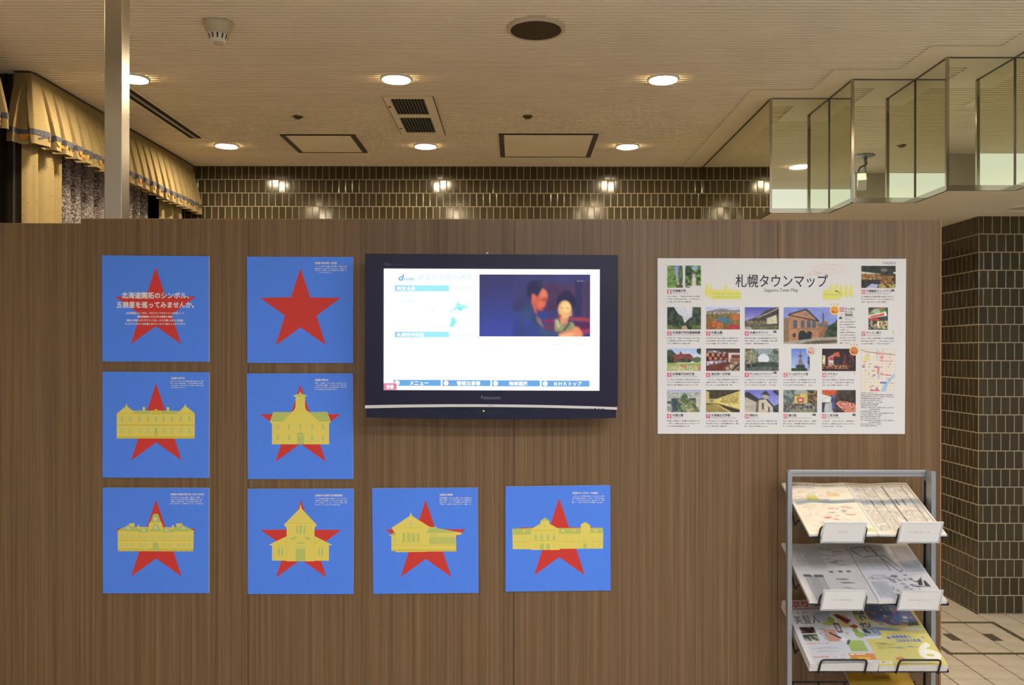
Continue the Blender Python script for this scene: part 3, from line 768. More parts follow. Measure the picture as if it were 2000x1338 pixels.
def b_brewery(s):
    s.poly([(157, 795), (152, 565), (385, 555), (470, 505), (470, 472), (520, 437), (572, 470), (572, 505), (660, 553), (680, 556), (928, 553), (928, 512), (978, 485), (1020, 512), (1035, 525), (1035, 553), (1178, 552), (1182, 608), (1180, 787), (688, 790), (688, 803), (360, 803), (360, 795)], YEL, 2)
    s.poly([(156, 567), (380, 558), (360, 590), (360, 628), (156, 630)], GRN, 3); s.poly([(676, 559), (928, 556), (928, 618), (684, 620)], GRN, 3); s.poly([(1035, 555), (1177, 554), (1181, 610), (1035, 612)], GRN, 3)
    s.poly([(472, 470), (520, 439), (570, 470), (560, 488), (520, 463), (482, 488)], GRN, 3)
    for x, y in ((285, 590), (727, 585), (853, 582), (1095, 582)): s.rect(x - 15, y - 14, x + 15, y + 14, YEL, 3.4)
    for x in (417, 487, 556, 623): s.rect(x - 18, 640, x + 18, 688, GRNL, 3); s.disc(x, 640, 18, 25, GRNL, 3.5); s.rect(x - 8, 640, x + 8, 684, GRN, 4.0)
    for x in (487, 557): s.rect(x - 21, 755, x + 21, 800, GRN, 3); s.disc(x, 756, 21, 25, GRN, 3.5)
    s.disc(975, 748, 21, 22, GRN, 3.5); s.rect(954, 748, 996, 785, GRN, 3)
    for x in (210, 277, 755, 832, 905, 960, 990, 1057, 1127): s.rect(x - 7, 668, x + 7, 704, GRNL, 3)
    for x in (210, 277, 417, 623, 755, 832, 905, 1057, 1127): s.rect(x - 7, 742, x + 7, 768, GRNL, 3)
    s.disc(520, 535, 9, 9, YELD, 3); s.disc(520, 470, 6, 6, YELD, 3.6)
    s.rect(385, 578, 660, 586, YELD, 3); s.rect(362, 693, 686, 699, YELD, 3); s.rect(158, 712, 360, 717, YELD, 3); s.rect(690, 710, 1180, 715, YELD, 3)

POST = [
 (190, 490, [(65, 60), (1275, 68), (1278, 1265), (70, 1263)], None, None, 'blue poster with a red star behind white Japanese slogan text'),
 (470, 490, [(78, 73), (1280, 75), (1282, 1277), (84, 1278)], None, '五稜星★開拓使旗（北辰旗）', 'blue poster with a plain red star and no building'),
 (190, 715, [(72, 70), (1280, 75), (1278, 1273), (72, 1270)], b_villa, '五稜星★豊平館', 'blue star poster with a long yellow villa with two small spires'),
 (470, 715, [(78, 88), (1280, 86), (1285, 1283), (90, 1285)], b_clock, '五稜星★時計台', 'blue star poster with a yellow clock tower building'),
 (190, 940, [(74, 77), (1278, 77), (1280, 1270), (78, 1274)], b_office, '五稜星★北海道庁旧本庁舎（赤れんが庁舎）', 'blue star poster with a yellow domed government office'),
 (470, 940, [(88, 87), (1288, 84), (1287, 1278), (93, 1280)], b_barn, '五稜星★北海道大学付属植物園', 'blue star poster with a yellow gabled barn like museum'),
 (715, 940, [(75, 78), (1273, 70), (1282, 1263), (88, 1277)], b_house, '五稜星★清華亭', 'blue star poster with a yellow low house with a side wing'),
 (975, 935, [(75, 85), (1262, 70), (1267, 1262), (75, 1277)], b_brewery, '五稜星★サッポロビール博物館', 'blue star poster with a wide yellow brewery hall'),
]
HW = [300, 250, 155, 155, 378, 305, 150, 290]
for idx, (ox, oy, q, fn, head, label) in enumerate(POST):
    cx = sum(p[0] for p in q) / 4; cy = sum(p[1] for p in q) / 4
    PX = ox + cx * K; PY = oy + cy * K; y0 = YP - 0.0075
    t = empty('star_poster', (X(PX, YP), YP, Z(PY, YP)), label, 'poster', 'star posters on the wooden partition')
    k = YP / F
    corners = [((ox + p[0] * K - U0) * k, H - (oy + p[1] * K - V0) * k) for p in q]
    bd_ = MB().prism([corners[3], corners[2], corners[1], corners[0]], y0, YP - 0.0003)
    o = bd_.build('board', M_BOARD, t); o.data.materials.append(M_BLUEBOARD)
    for p in o.data.polygons:
        if abs(p.normal.y) > 0.9 and p.center.y + YP < YP - 0.004: p.material_index = 1
    # star drawn in the frame of the plain poster, carried over by corner differences
    dx = q[0][0] - 78; dy = q[0][1] - 73
    if idx in (3,): dy = 12; dx = 0
    mp = lambda u, v, l, ox=ox, oy=oy: ((ox + u * K - U0) * k, y0 - 0.0002 - 0.00012 * l, H - (oy + v * K - V0) * k)
    s = Sheet(); s.poly([(a + dx * 0.9, b + dy * 0.9) for a, b in STAR], RED, 1); s.build('star', mp, t)
    if fn:
        s = Sheet(); fn(s); s.build('building_picture', mp, t)
    s = Sheet()
    if head:
        hx, hy = q[1][0] - 432, q[0][1] + 60
        s.text(head, hx, hy, hx + HW[idx], hy + 24, OFFW, 4, bold=0.8)
        for r in range(4):
            s.greek(hx, hy + 40 + 23.5 * r, hx + (378 if r < 3 else random.uniform(160, 370)), 15, [OFFW, PALE, PALE], 4, 16)
    else:
        s.text('北海道開拓のシンボル、', 290, 478, 1052, 550, OFFW, 4, 2, bold=2.5)
        s.text('五稜星を巡ってみませんか。', 232, 585, 1108, 655, OFFW, 4, 2, bold=2.5)
        for j, (b, x0, x1) in enumerate((('北海道開拓のシンボル、フロンティアスピリットの象徴として、', 340, 1002), ('開拓使関連のさまざまな施設の装飾、', 468, 872), ('建物の装飾などにデザインされ、人々に親しまれた五稜星。', 345, 992), ('今でもそのロマンは札幌のあちらこちらで見ることができます。', 328, 1018))):
            s.text(b, x0, 702 + 41 * j, x1, 726 + 41 * j, (0.80, 0.70, 0.70), 4, bold=1.0)
    s.build('lettering', mp, t)

# ================================================================== TELEVISION
def tvp(px, py): return (X(px, YTV), Z(py, YTV))
tv = empty('television', (X(960, YTV), YP - 0.03, Z(655, YTV)), 'black flat screen television showing a white weather page with a film inset', 'television')
def xz_ring(outer, inner, y0, y1):
    m = MB(); n = len(outer)
    m.add([(p[0], y0, p[1]) for p in outer] + [(p[0], y0, p[1]) for p in inner], [(i, (i + 1) % n, n + (i + 1) % n, n + i) for i in range(n)])
    m.add([(p[0], y0, p[1]) for p in outer] + [(p[0], y1, p[1]) for p in outer], [((i + 1) % n, i, n + i, n + (i + 1) % n) for i in range(n)])
    m.add([(p[0], y0, p[1]) for p in inner] + [(p[0], y0 + 0.012, p[1]) for p in inner], [(i, (i + 1) % n, n + (i + 1) % n, n + i) for i in range(n)])
    return m
out = [tvp(713, 792), tvp(1207, 793), tvp(1207, 497.9), tvp(712.8, 495.8)]
inn = [tvp(748.6, 762.3), tvp(1171.3, 763.2), tvp(1171.8, 525.6), tvp(748.6, 524.4)]
xz_ring(out, inn, YTV, 2.83).build('bezel', M_TV, tv)
MB().box(X(730, YTV), X(1190, YTV), 2.82, YP - 0.002, Z(800, YTV), Z(510, YTV)).build('back_housing', M_TV, tv)
def arc(px, y_l, y_c, y_r):
    t = (px - 713) / 494.0
    return y_l + (y_r - y_l) * t - (0.5 * (y_l + y_r) - y_c) * 4 * t * (1 - t)
N = 28
def arcband(name, xl, xr, top, bot, y0, y1, mat):
    m = MB(); P = [xl + (xr - xl) * i / N for i in range(N + 1)]
    poly = [tvp(p, arc(p, *bot)) for p in P] + [tvp(p, arc(p, *top)) for p in reversed(P)]
    m.prism(poly, y0, y1); return m.build(name, mat, tv)
arcband('silver_strip', 713.5, 1205, (792.0, 789.8, 795.0), (798.0, 795.0, 800.0), YTV - 0.004, 2.83, M_SILVER)
arcband('speaker_band', 715, 1203.5, (798.0, 795.0, 800.0), (815.5, 819.2, 816.0), YTV - 0.001, 2.83, M_TVLOW)
MB().lathe((X(951, 2.80), 2.80, Z(495.5, 2.80)), [(0.004, 0), (0.004, 0.003), (0.002, 0.004)], 10).build('top_stud', M_WHITEPL, tv)
MB().box(X(943.8, YTV), X(946.2, YTV), YTV - 0.0022, YTV - 0.001, Z(804, YTV), Z(801.6, YTV)).build('power_light', M_LED, tv)
s = Sheet()
GREYT = (0.13, 0.13, 0.17)
s.text('Panasonic', 940, 773, 978.3, 780, GREYT, 1, 2, bold=0.25); s.text('VIERA', 749.7, 514, 764, 518.6, GREYT, 1, 1)
s.greek(766, 516, 790, 1.6, [(0.08, 0.08, 0.10)], 1)
s.build('lettering', wall_map(YTV), tv)
s = Sheet()
s.greek(1138, 797, 1158, 2, [(0.25, 0.24, 0.22)], 1); s.rect(1160, 797.3, 1164.5, 799.8, (0.03, 0.03, 0.03), 1); s.rect(1168, 797.4, 1170.5, 799.8, (0.03, 0.03, 0.03), 1); s.greek(1172, 797.6, 1181, 2.2, [(0.03, 0.03, 0.03)], 1); s.greek(952, 791.6, 966, 1.4, [(0.25, 0.24, 0.22)], 1)
for (a, b, c, d) in ((889, 801.5, 901.5, 802.1), (889, 813, 901.5, 813.6), (889, 801.5, 889.6, 813.6), (900.9, 801.5, 901.5, 813.6)): s.rect(a, b, c, d, (0.002, 0.002, 0.004), 1)
s.greek(904, 804.5, 912, 1.3, [(0.06, 0.06, 0.08)], 1); s.greek(934, 804.8, 985, 1.2, [(0.05, 0.05, 0.07)], 1); s.disc(986.5, 801, 1.5, 1.7, (0.003, 0.003, 0.003), 1)
s.build('control_marks', wall_map(YTV - 0.0043), tv)
# screen picture
def em(c): return tuple(lin1(v) for v in c)
WHT = (1.12, 1.14, 1.18)
s = Sheet(); s.rect(747, 523, 1173, 764.5, WHT, 0)
def z2(a, b): return (740 + a * 0.12332, 515 + b * 0.12332)
def z4(a, b): return (740 + a * 0.22, 660 + b * 0.22)
CY = em((165, 240, 252)); CB = em((150, 205, 252)); PALEC = em((196, 228, 236)); BTN = em((112, 172, 232))
s.text('d', *z2(302, 170), *z2(372, 268), em((95, 170, 240)), 2, 2, bold=0.35, shear=0.25); s.text('NHK', *z2(390, 228), *z2(560, 265), em((120, 190, 240)), 2, 1, bold=0.2, shear=0.25)
s.text('あなたの街の天気', *z2(622, 172), *z2(1488, 262), PALEC, 2, 2)
for (y0, y1, tx) in ((345, 438, (('実況', 282, 425), ('札幌', 450, 568))), (1080, 1168, (('札幌市中央区', 285, 718),))):
    a, b = z2(252, y0), z2(1110, y1); m_ = z2(620, y0)[0]
    s.add([a, (m_, a[1]), (b[0], a[1]), b, (m_, b[1]), (a[0], b[1])], [(0, 1, 4, 5), (1, 2, 3, 4)], [CB, CY, CY, CY, CY, CB], 1)
    for (bd2, x0, x1) in tx: s.text(bd2, *z2(x0, y0 + 18), *z2(x1, y1 - 12), WHT, 2, 1, bold=0.35)
s.poly([z2(*p) for p in [(1235, 590), (1265, 630), (1320, 660), (1370, 672), (1415, 680), (1400, 702), (1340, 712), (1305, 765), (1280, 740), (1240, 722), (1190, 738), (1152, 726), (1200, 702), (1222, 670)]], em((165, 252, 248)), 1)
s.poly([z2(*p) for p in [(1126, 745), (1150, 752), (1142, 772), (1152, 795), (1132, 782)]], em((175, 252, 248)), 1)
s.poly([z2(*p) for p in [(1140, 850), (1185, 848), (1222, 890), (1235, 932), (1195, 965), (1175, 1004), (1106, 1000), (1135, 930)]], em((165, 252, 248)), 1)
for q in ([(1258, 690), (1290, 735), (1284, 740), (1250, 695)], [(1300, 690), (1285, 740), (1292, 742), (1308, 690)], [(1185, 860), (1160, 995), (1168, 995), (1192, 862)]): s.poly([z2(*p) for p in q], em((95, 205, 220)), 2)
FA = em((215, 238, 240))
for (a, b, c) in ((1150, 375, 1500), (365, 500, 420), (380, 590, 520), (845, 730, 900), (845, 875, 880), (330, 945, 360), (1150, 1120, 1400)): s.greek(z2(a, b)[0], z2(a, b)[1], z2(c, b)[0], 2.6, [FA, em((230, 246, 246))], 2, 6)
for (a, b) in ((1100, 108), (1260, 108), (1400, 110), (1545, 110), (1685, 105), (1820, 110)): q = z4(a, b); s.ring(q[0], q[1], 3.4, 3, 0.8, em((222, 236, 240)), 2, 10)
s.greek(*z4(1540, 50), z4(1640, 50)[0], 2.5, [FA], 2); s.greek(*z4(1770, 50), z4(1830, 50)[0], 2.5, [em((200, 245, 245))], 2)
for i, (x0, x1, tx, a, b) in enumerate(((130, 550, 'メニュー', 275, 440), (565, 990, '警報注意報', 693, 900), (1005, 1430, '地域選択', 1155, 1318), (1445, 1870, 'ＮＨＫトップ', 1557, 1800))):
    yo = i * 1.6
    s.rect(*z4(x0, 374 + yo), *z4(x1, 427 + yo), BTN, 1); s.text(tx, *z4(a, 383 + yo), *z4(b, 421 + yo), WHT, 2, 1, bold=0.3)
    q = z4(x0 + 32, 401 + yo); s.disc(q[0], q[1], 5.3, 5.3, em((240, 190, 225)) if i == 1 else em((190, 235, 250)), 1.5); s.disc(q[0], q[1], 4.4, 4.4, WHT, 2)
s.rect(*z4(38, 404), *z4(158, 462), em((232, 130, 152)), 2.5); s.text('消音', *z4(65, 417), *z4(132, 453), WHT, 3.5, 1, bold=0.25)
# the film inset: two figures in a dark room
def zc(*P): return [((a - 48) / 1732.0, (b - 130) / 965.0) for a, b in P]
c = Canvas(112, 63, (62, 60, 104))
c.grad((60, 58, 100), (64, 78, 168)); c.put(c.box(0.30, 0.0, 1.0, 1.0), (64, 62, 112), 0.05, 6); c.put(c.box(0.30, 0.6, 0.62, 1.0), (58, 70, 140), 0.05, 6)
c.rect(0.58, 0.16, 0.88, 0.58, (80, 56, 92), 0.08, 6); c.rect(0.92, 0.14, 1.0, 0.7, (76, 58, 92), 0.06, 6); c.rect(0.86, 0.1, 0.92, 0.7, (52, 50, 92))
c.poly(zc((1060, 825), (1240, 820), (1240, 870), (1060, 880)), (140, 48, 84)); c.poly(zc((1450, 800), (1600, 790), (1780, 812), (1780, 862), (1450, 840)), (168, 66, 80)); c.rect(0.86, 0.77, 1.0, 0.88, (92, 44, 84)); c.poly(zc((1580, 985), (1780, 970), (1780, 1035), (1600, 1050)), (172, 52, 92)); c.poly(zc((1060, 900), (1220, 900), (1220, 1000), (1060, 980)), (104, 62, 92))
c.poly(zc((840, 560), (700, 620), (690, 1095), (1290, 1095), (1255, 1020), (1060, 985), (930, 760), (890, 700)), (58, 76, 118), 0.1, 8)
c.poly(zc((720, 800), (900, 860), (1000, 1095), (760, 1095)), (56, 72, 140), 0.08, 8)
c.poly(zc((935, 765), (1005, 815), (1062, 965), (950, 870)), (150, 112, 104), 0.1)
c.ell(*zc((915, 380))[0], 0.075, 0.16, (48, 46, 82)); c.ell(*zc((990, 270))[0], 0.03, 0.05, (56, 54, 92))
c.poly(zc((1035, 338), (1095, 385), (1125, 465), (1108, 535), (1092, 560), (1085, 618), (1062, 640), (1030, 695), (965, 690), (945, 650), (950, 760), (905, 705), (858, 565), (868, 430), (935, 470), (955, 470), (985, 420)), (206, 100, 82), 0.08, 6)
c.poly(zc((1040, 350), (1095, 395), (1115, 470), (1060, 480), (1000, 500), (990, 430)), (228, 128, 98)); c.ell(*zc((1010, 600))[0], 0.028, 0.07, (232, 112, 84)); c.ell(*zc((895, 485))[0], 0.02, 0.06, (224, 106, 86)); c.line(zc((1040, 528), (1105, 520)), 0.012, (110, 42, 52)); c.line(zc((1000, 655), (1045, 650)), 0.01, (130, 44, 56))
c.ell(*zc((1400, 570))[0], 0.085, 0.17, (42, 38, 72)); c.ell(*zc((1410, 440))[0], 0.05, 0.06, (46, 42, 78))
c.poly(zc((1290, 770), (1450, 770), (1420, 880), (1310, 920)), (226, 150, 108)); c.ell(*zc((1382, 672))[0], 0.062, 0.145, (240, 186, 122)); c.ell(*zc((1400, 640))[0], 0.04, 0.08, (250, 212, 142)); c.ell(*zc((1470, 745))[0], 0.014, 0.035, (235, 160, 110)); c.ell(*zc((1300, 775))[0], 0.016, 0.03, (190, 70, 66)); c.line(zc((1320, 655), (1355, 650)), 0.008, (150, 90, 74)); c.line(zc((1405, 650), (1445, 655)), 0.008, (150, 90, 74))
c.poly(zc((1222, 825), (1275, 815), (1300, 910), (1440, 872), (1500, 862), (1555, 960), (1480, 1015), (1222, 1020)), (168, 162, 114), 0.22, 14); c.line(zc((1265, 840), (1290, 940)), 0.014, (226, 214, 170)); c.line(zc((1450, 890), (1360, 1000)), 0.018, (70, 66, 84))
c.poly(zc((1275, 1045), (1400, 1010), (1500, 985), (1560, 930), (1600, 945), (1650, 1020), (1665, 1070), (1640, 1095), (1290, 1095)), (240, 146, 108), 0.06); c.poly(zc((1300, 1060), (1450, 1030), (1560, 1050), (1480, 1090), (1300, 1090)), (250, 184, 132))
c.blur(7); c.to_sheet(s, 936.2, 536.2, 1152.4, 657.2, 2, em)
s.text('BShi', 1127, 547, 1141, 550.5, em((150, 140, 165)), 3, 1)
s.build('screen', wall_map(YTV + 0.011), tv, M_SCREEN)

# ================================================================== TOWN MAP POSTER
yT = YP - 0.006
tm = empty('town_map_poster', (X(1525, YP), YP, Z(676, YP)), 'large white town map poster with rows of small photographs', 'poster')
cs = [(X(a, YP), Z(b, YP)) for a, b in ((1284.2, 846.6), (1766, 846.4), (1768, 504.8), (1283.4, 504.3))]
MB().prism(cs, yT, YP - 0.0003).build('board', M_WHITEBOARD, tm)
INK = paper((52, 44, 62)); INK2 = paper((92, 88, 96)); G1 = [paper((142, 134, 130)), paper((164, 158, 152)), paper((120, 112, 110)), paper((182, 176, 170))]
PINK = paper((205, 104, 128)); LPK = paper((224, 170, 172)); YL = paper((216, 212, 112)); MU = paper((110, 104, 152))
pic = Sheet(); t = Sheet()
def cv(base, w=66, h=44): return Canvas(w, h, base)
def leaves(c, m, cols, sc=11): return c.speckle(m, cols, sc)
GREENS = [(44, 66, 38), (70, 98, 48), (96, 132, 66), (122, 158, 84)]; DGR = [(38, 50, 42), (50, 66, 50), (66, 86, 58)]
def p1a(c): c.grad((128, 138, 205), (196, 200, 214)); leaves(c, c.pm([(0, 0), (0.45, 0), (0.5, 0.35), (0.66, 0.8), (0.66, 1), (0, 1)]), [(78, 104, 48), (104, 136, 66), (128, 160, 84), (92, 122, 56)]); leaves(c, c.em(0.83, 0.45, 0.15, 0.48), [(62, 84, 60), (80, 106, 62), (98, 124, 66)]); c.rect(0.6, 0.86, 1, 1, (86, 74, 50))
def p1b(c): leaves(c, c.box(0, 0, 1, 1), GREENS); leaves(c, c.em(0.2, 0.25, 0.2, 0.25), DGR); c.ell(0.6, 0.12, 0.18, 0.1, (150, 172, 205)); c.rect(0.42, 0.55, 0.68, 1, (206, 198, 186), 0.05); c.rect(0.45, 0.36, 0.64, 0.56, (190, 184, 172)); c.ell(0.54, 0.34, 0.05, 0.06, (90, 100, 80)); c.rect(0, 0.9, 1, 1, (214, 210, 204)); c.line([(0, 0.93), (0.3, 0.97)], 0.04, (50, 50, 60))
def p2(c): c.grad((206, 208, 214), (220, 220, 214)); c.rect(0.3, 0.2, 0.8, 0.6, (202, 203, 213), 0.05, 4); leaves(c, c.pm([(0, 0), (0.2, 0), (0.32, 0.3), (0.45, 0.42), (0.52, 0.75), (0.5, 1), (0, 1)]), DGR); leaves(c, c.pm([(0.75, 0), (1, 0), (1, 1), (0.55, 1), (0.5, 0.72), (0.66, 0.5), (0.73, 0.45)]), DGR); c.rect(0, 0.8, 0.35, 1, (98, 120, 62), 0.12, 10); c.rect(0.72, 0.8, 1, 1, (92, 112, 62), 0.12, 10); c.poly([(0.44, 0.84), (0.56, 0.82), (0.62, 1), (0.42, 1)], (176, 150, 116)); leaves(c, c.em(0.28, 0.75, 0.14, 0.17), DGR)
def p5(c): c.grad((176, 192, 222), (200, 206, 216), 0, 0.2); c.poly([(0, 0.2), (0.25, 0.12), (0.5, 0.07), (0.75, 0.14), (1, 0.12), (1, 0.3), (0, 0.3)], (132, 130, 132)); leaves(c, c.box(0, 0.22, 1, 0.32), [(190, 184, 170), (150, 140, 120), (120, 110, 92)], 20); leaves(c, c.box(0, 0.3, 1, 1), [(110, 92, 50), (150, 108, 56), (92, 104, 60), (172, 118, 70), (84, 92, 52)], 12); c.poly([(0.42, 0.4), (0.55, 0.42), (0.72, 0.55), (0.78, 0.68), (0.6, 0.78), (0.4, 0.68), (0.3, 0.55)], (84, 112, 128)); c.poly([(0.5, 0.62), (0.75, 0.62), (0.65, 0.78), (0.52, 0.74)], (76, 112, 98)); leaves(c, c.em(0.28, 0.8, 0.22, 0.17), [(172, 92, 50), (192, 118, 62), (150, 84, 48)]); leaves(c, c.em(0.8, 0.9, 0.2, 0.12), [(182, 54, 60), (150, 60, 56), (200, 80, 66)]); leaves(c, c.em(0.86, 0.45, 0.15, 0.13), [(192, 112, 60), (172, 96, 52)])
def p8(c): c.grad((84, 84, 172), (168, 170, 208), 0, 0.75); c.poly([(0, 0.62), (0.25, 0.5), (0.45, 0.36), (0.6, 0.15), (1, 0.0), (1, 1), (0, 1)], (70, 68, 66), 0.25, 12); c.line([(0.35, 0.48), (0.6, 0.33), (0.98, 0.05)], 0.03, (206, 192, 150)); c.poly([(0.64, 0.5), (0.92, 0.34), (0.95, 0.72), (0.64, 0.76)], (206, 200, 168), 0.06); leaves(c, c.box(0.05, 0.6, 0.62, 0.8), [(78, 74, 52), (150, 140, 98), (96, 90, 66)], 16); c.rect(0, 0.82, 1, 1, (112, 104, 72), 0.25, 12); c.poly([(0, 0.9), (0.15, 0.85), (0.25, 1), (0, 1)], (170, 166, 160)); c.line([(0.1, 0.83), (0.6, 0.8)], 0.05, (70, 76, 92))
def p11(c): c.grad((128, 142, 206), (150, 160, 205)); c.poly([(0, 0.3), (0.13, 0.28), (0.15, 1), (0, 1)], (132, 112, 88)); c.poly([(0.1, 0.2), (0.42, 0.06), (0.65, 0.38), (0.65, 0.92), (0.1, 0.92)], (176, 128, 94), 0.08, 16); c.line([(0.1, 0.2), (0.42, 0.06), (0.65, 0.38)], 0.035, (58, 58, 62)); c.line([(0.1, 0.22), (0.62, 0.37)], 0.03, (62, 58, 58)); c.poly([(0.14, 0.2), (0.42, 0.09), (0.6, 0.33)], (178, 130, 98)); c.ell(0.42, 0.2, 0.03, 0.045, (110, 122, 138))
def p11b(c):
    for x in (0.22, 0.355, 0.47, 0.565): c.rect(x - 0.035, 0.4, x + 0.035, 0.56, (84, 92, 104)); c.ell(x, 0.4, 0.035, 0.05, (84, 92, 104))
    c.line([(0.13, 0.57), (0.64, 0.6)], 0.012, (96, 70, 56)); c.rect(0.28, 0.7, 0.52, 0.92, (36, 44, 50)); c.ell(0.35, 0.7, 0.06, 0.07, (36, 44, 50)); c.ell(0.48, 0.71, 0.05, 0.06, (36, 44, 50)); c.ell(0.2, 0.76, 0.03, 0.06, (64, 56, 54)); c.poly([(0.65, 0.45), (0.76, 0.36), (0.82, 0.42), (0.86, 0.9), (0.65, 0.9)], (150, 106, 78), 0.12, 14); c.poly([(0.64, 0.42), (0.86, 0.5), (0.86, 0.56), (0.64, 0.5)], (84, 112, 116)); c.rect(0.725, 0.16, 0.745, 0.4, (92, 66, 66)); leaves(c, c.pm([(0.84, 0.5), (0.95, 0.42), (1, 0.3), (1, 0.82), (0.72, 0.86)]), DGR, 14); c.poly([(0, 0.95), (0.66, 0.82), (1, 0.8), (1, 1), (0, 1)], (164, 156, 140), 0.08); c.poly([(0.25, 1), (0.6, 0.9), (1, 0.88), (1, 0.95), (0.6, 1)], (96, 88, 68))
def p16(c): c.rect(0, 0, 1, 1, (52, 56, 48), 0.3, 10); c.poly([(0, 0.26), (0.55, 0.36), (0.55, 0.44), (0, 0.36)], (206, 206, 190)); leaves(c, c.box(0, 0.36, 0.55, 0.62), [(150, 132, 72), (186, 112, 56), (106, 92, 56), (70, 66, 56), (196, 170, 92)], 14); leaves(c, c.box(0.55, 0.45, 0.95, 0.85), [(52, 46, 40), (170, 92, 50), (112, 96, 66), (200, 150, 70), (74, 60, 50)], 16); c.rect(0, 0.66, 0.55, 1, (54, 48, 46), 0.2); c.poly([(0.12, 1), (0.3, 0.8), (0.5, 0.84), (0.45, 1)], (172, 180, 212)); leaves(c, c.box(0.5, 0.82, 1, 1), [(58, 54, 46), (190, 160, 60), (150, 142, 122)], 12); c.ell(0.66, 0.2, 0.1, 0.08, (112, 112, 92)); c.rect(0.93, 0.28, 1, 0.36, (220, 220, 224))
def p17(c): c.rect(0, 0, 1, 1, (56, 70, 62), 0.25, 8); c.poly([(0.02, 0.3), (0.3, 0.08), (0.85, 0.02), (0.85, 0.28), (0.02, 0.46)], (120, 132, 70), 0.2); c.ell(0.4, 0.18, 0.2, 0.1, (150, 182, 160)); c.poly([(0.0, 0.36), (0.9, 0.18), (0.95, 0.38), (0.05, 0.5)], (220, 216, 200)); c.poly([(0.1, 0.4), (0.8, 0.26), (0.8, 0.36), (0.1, 0.47)], (206, 84, 70)); c.line([(0.02, 0.3), (0.3, 0.08), (0.85, 0.02)], 0.03, (206, 120, 66)); c.rect(0.06, 0.5, 0.55, 0.58, (206, 66, 54)); leaves(c, c.box(0.05, 0.6, 1, 0.95), [(60, 66, 62), (150, 132, 80), (206, 200, 170), (96, 84, 60)], 14); c.rect(0.45, 0.62, 0.55, 0.85, (222, 216, 190)); c.rect(0.68, 0.58, 0.74, 0.82, (192, 150, 66))
def p3(c): c.grad((164, 188, 226), (206, 214, 224), 0, 0.4); leaves(c, c.pm([(0, 0.1), (0.14, 0.06), (0.28, 0.3), (0.35, 0.72), (0, 0.72)]), DGR); c.poly([(0.2, 0.28), (0.36, 0.26), (0.4, 0.12), (0.46, 0.26), (0.66, 0.24), (0.76, 0.36), (0.76, 0.55), (0.2, 0.6)], (130, 66, 58), 0.15, 12); leaves(c, c.em(0.5, 0.56, 0.22, 0.1), DGR); leaves(c, c.em(0.88, 0.5, 0.14, 0.12), [(60, 84, 56), (84, 104, 66)]); leaves(c, c.em(0.97, 0.12, 0.1, 0.14), DGR); c.rect(0, 0.64, 1, 1, (150, 164, 90), 0.1); leaves(c, c.em(0.5, 0.88, 0.48, 0.14), [(188, 186, 140), (160, 164, 104), (200, 196, 160)], 16); c.ell(0.48, 0.78, 0.1, 0.04, (190, 112, 96)); c.ell(0.97, 0.85, 0.06, 0.1, (206, 120, 130)); c.rect(0.3, 0.62, 0.75, 0.66, (216, 216, 180))
def p6(c): c.rect(0, 0, 1, 1, (104, 52, 42), 0.15); c.poly([(0, 0), (1, 0), (1, 0.12), (0.62, 0.16), (0, 0.06)], (66, 56, 52)); 
def p6b(c):
    for i in range(8):
        for j in range(2): c.rect(0.02 + 0.077 * i, 0.2 + 0.17 * j + 0.01 * i, 0.02 + 0.077 * (i + 0.92), 0.36 + 0.15 * j - 0.005 * i, ((214, 132, 82), (46, 42, 48))[(i + j) % 2], 0.12, 14)
    leaves(c, c.pm([(0, 0.07), (0.6, 0.16), (0.6, 0.24), (0, 0.2)]), [(206, 204, 214), (66, 62, 66), (150, 142, 150)], 18); leaves(c, c.pm([(0, 0.58), (0.6, 0.5), (0.62, 0.58), (0, 0.76)]), [(206, 204, 220), (92, 84, 96), (160, 152, 165)], 18)
    c.rect(0.66, 0.2, 1, 0.6, (206, 198, 186)); c.rect(0.74, 0.28, 1, 0.45, (112, 60, 56)); c.rect(0.7, 0.46, 1, 0.58, (132, 92, 60)); leaves(c, c.pm([(0.5, 0.9), (0.75, 0.6), (1, 0.58), (1, 1), (0.6, 1)]), [(196, 188, 172), (150, 132, 108), (106, 84, 66)], 12); c.line([(0.98, 0.66), (0.78, 0.95)], 0.06, (66, 52, 48))
def p9(c): c.rect(0, 0, 1, 1, (96, 106, 100), 0.15); c.poly([(0.25, 0), (0.85, 0), (0.75, 0.28), (0.38, 0.28)], (160, 172, 172), 0.1, 14); c.ell(0.55, 0.46, 0.17, 0.2, (214, 220, 224)); leaves(c, c.pm([(0, 0), (0.2, 0.05), (0.38, 0.3), (0.38, 0.62), (0, 0.8)]), [(132, 128, 98), (172, 166, 128), (92, 92, 78)], 12); leaves(c, c.pm([(1, 0), (0.85, 0.1), (0.72, 0.3), (0.72, 0.62), (1, 0.75)]), [(80, 90, 82), (150, 158, 142), (104, 112, 100)], 12)
def p9b(c):
    for r in (0.2, 0.26, 0.33): c.a[np.abs(np.hypot((c.x - 0.55) / 1.0, (c.y - 0.42) / 1.3) - r) < 0.012] = (120, 132, 132)
    leaves(c, c.box(0.3, 0.6, 1, 0.82), [(52, 60, 54), (72, 80, 66), (62, 70, 66)], 10); c.rect(0, 0.8, 1, 1, (86, 96, 92), 0.25); c.ell(0.11, 0.76, 0.06, 0.1, (66, 52, 48)); c.ell(0.27, 0.74, 0.07, 0.08, (52, 56, 52)); c.rect(0.375, 0.1, 0.39, 0.95, (60, 62, 60))
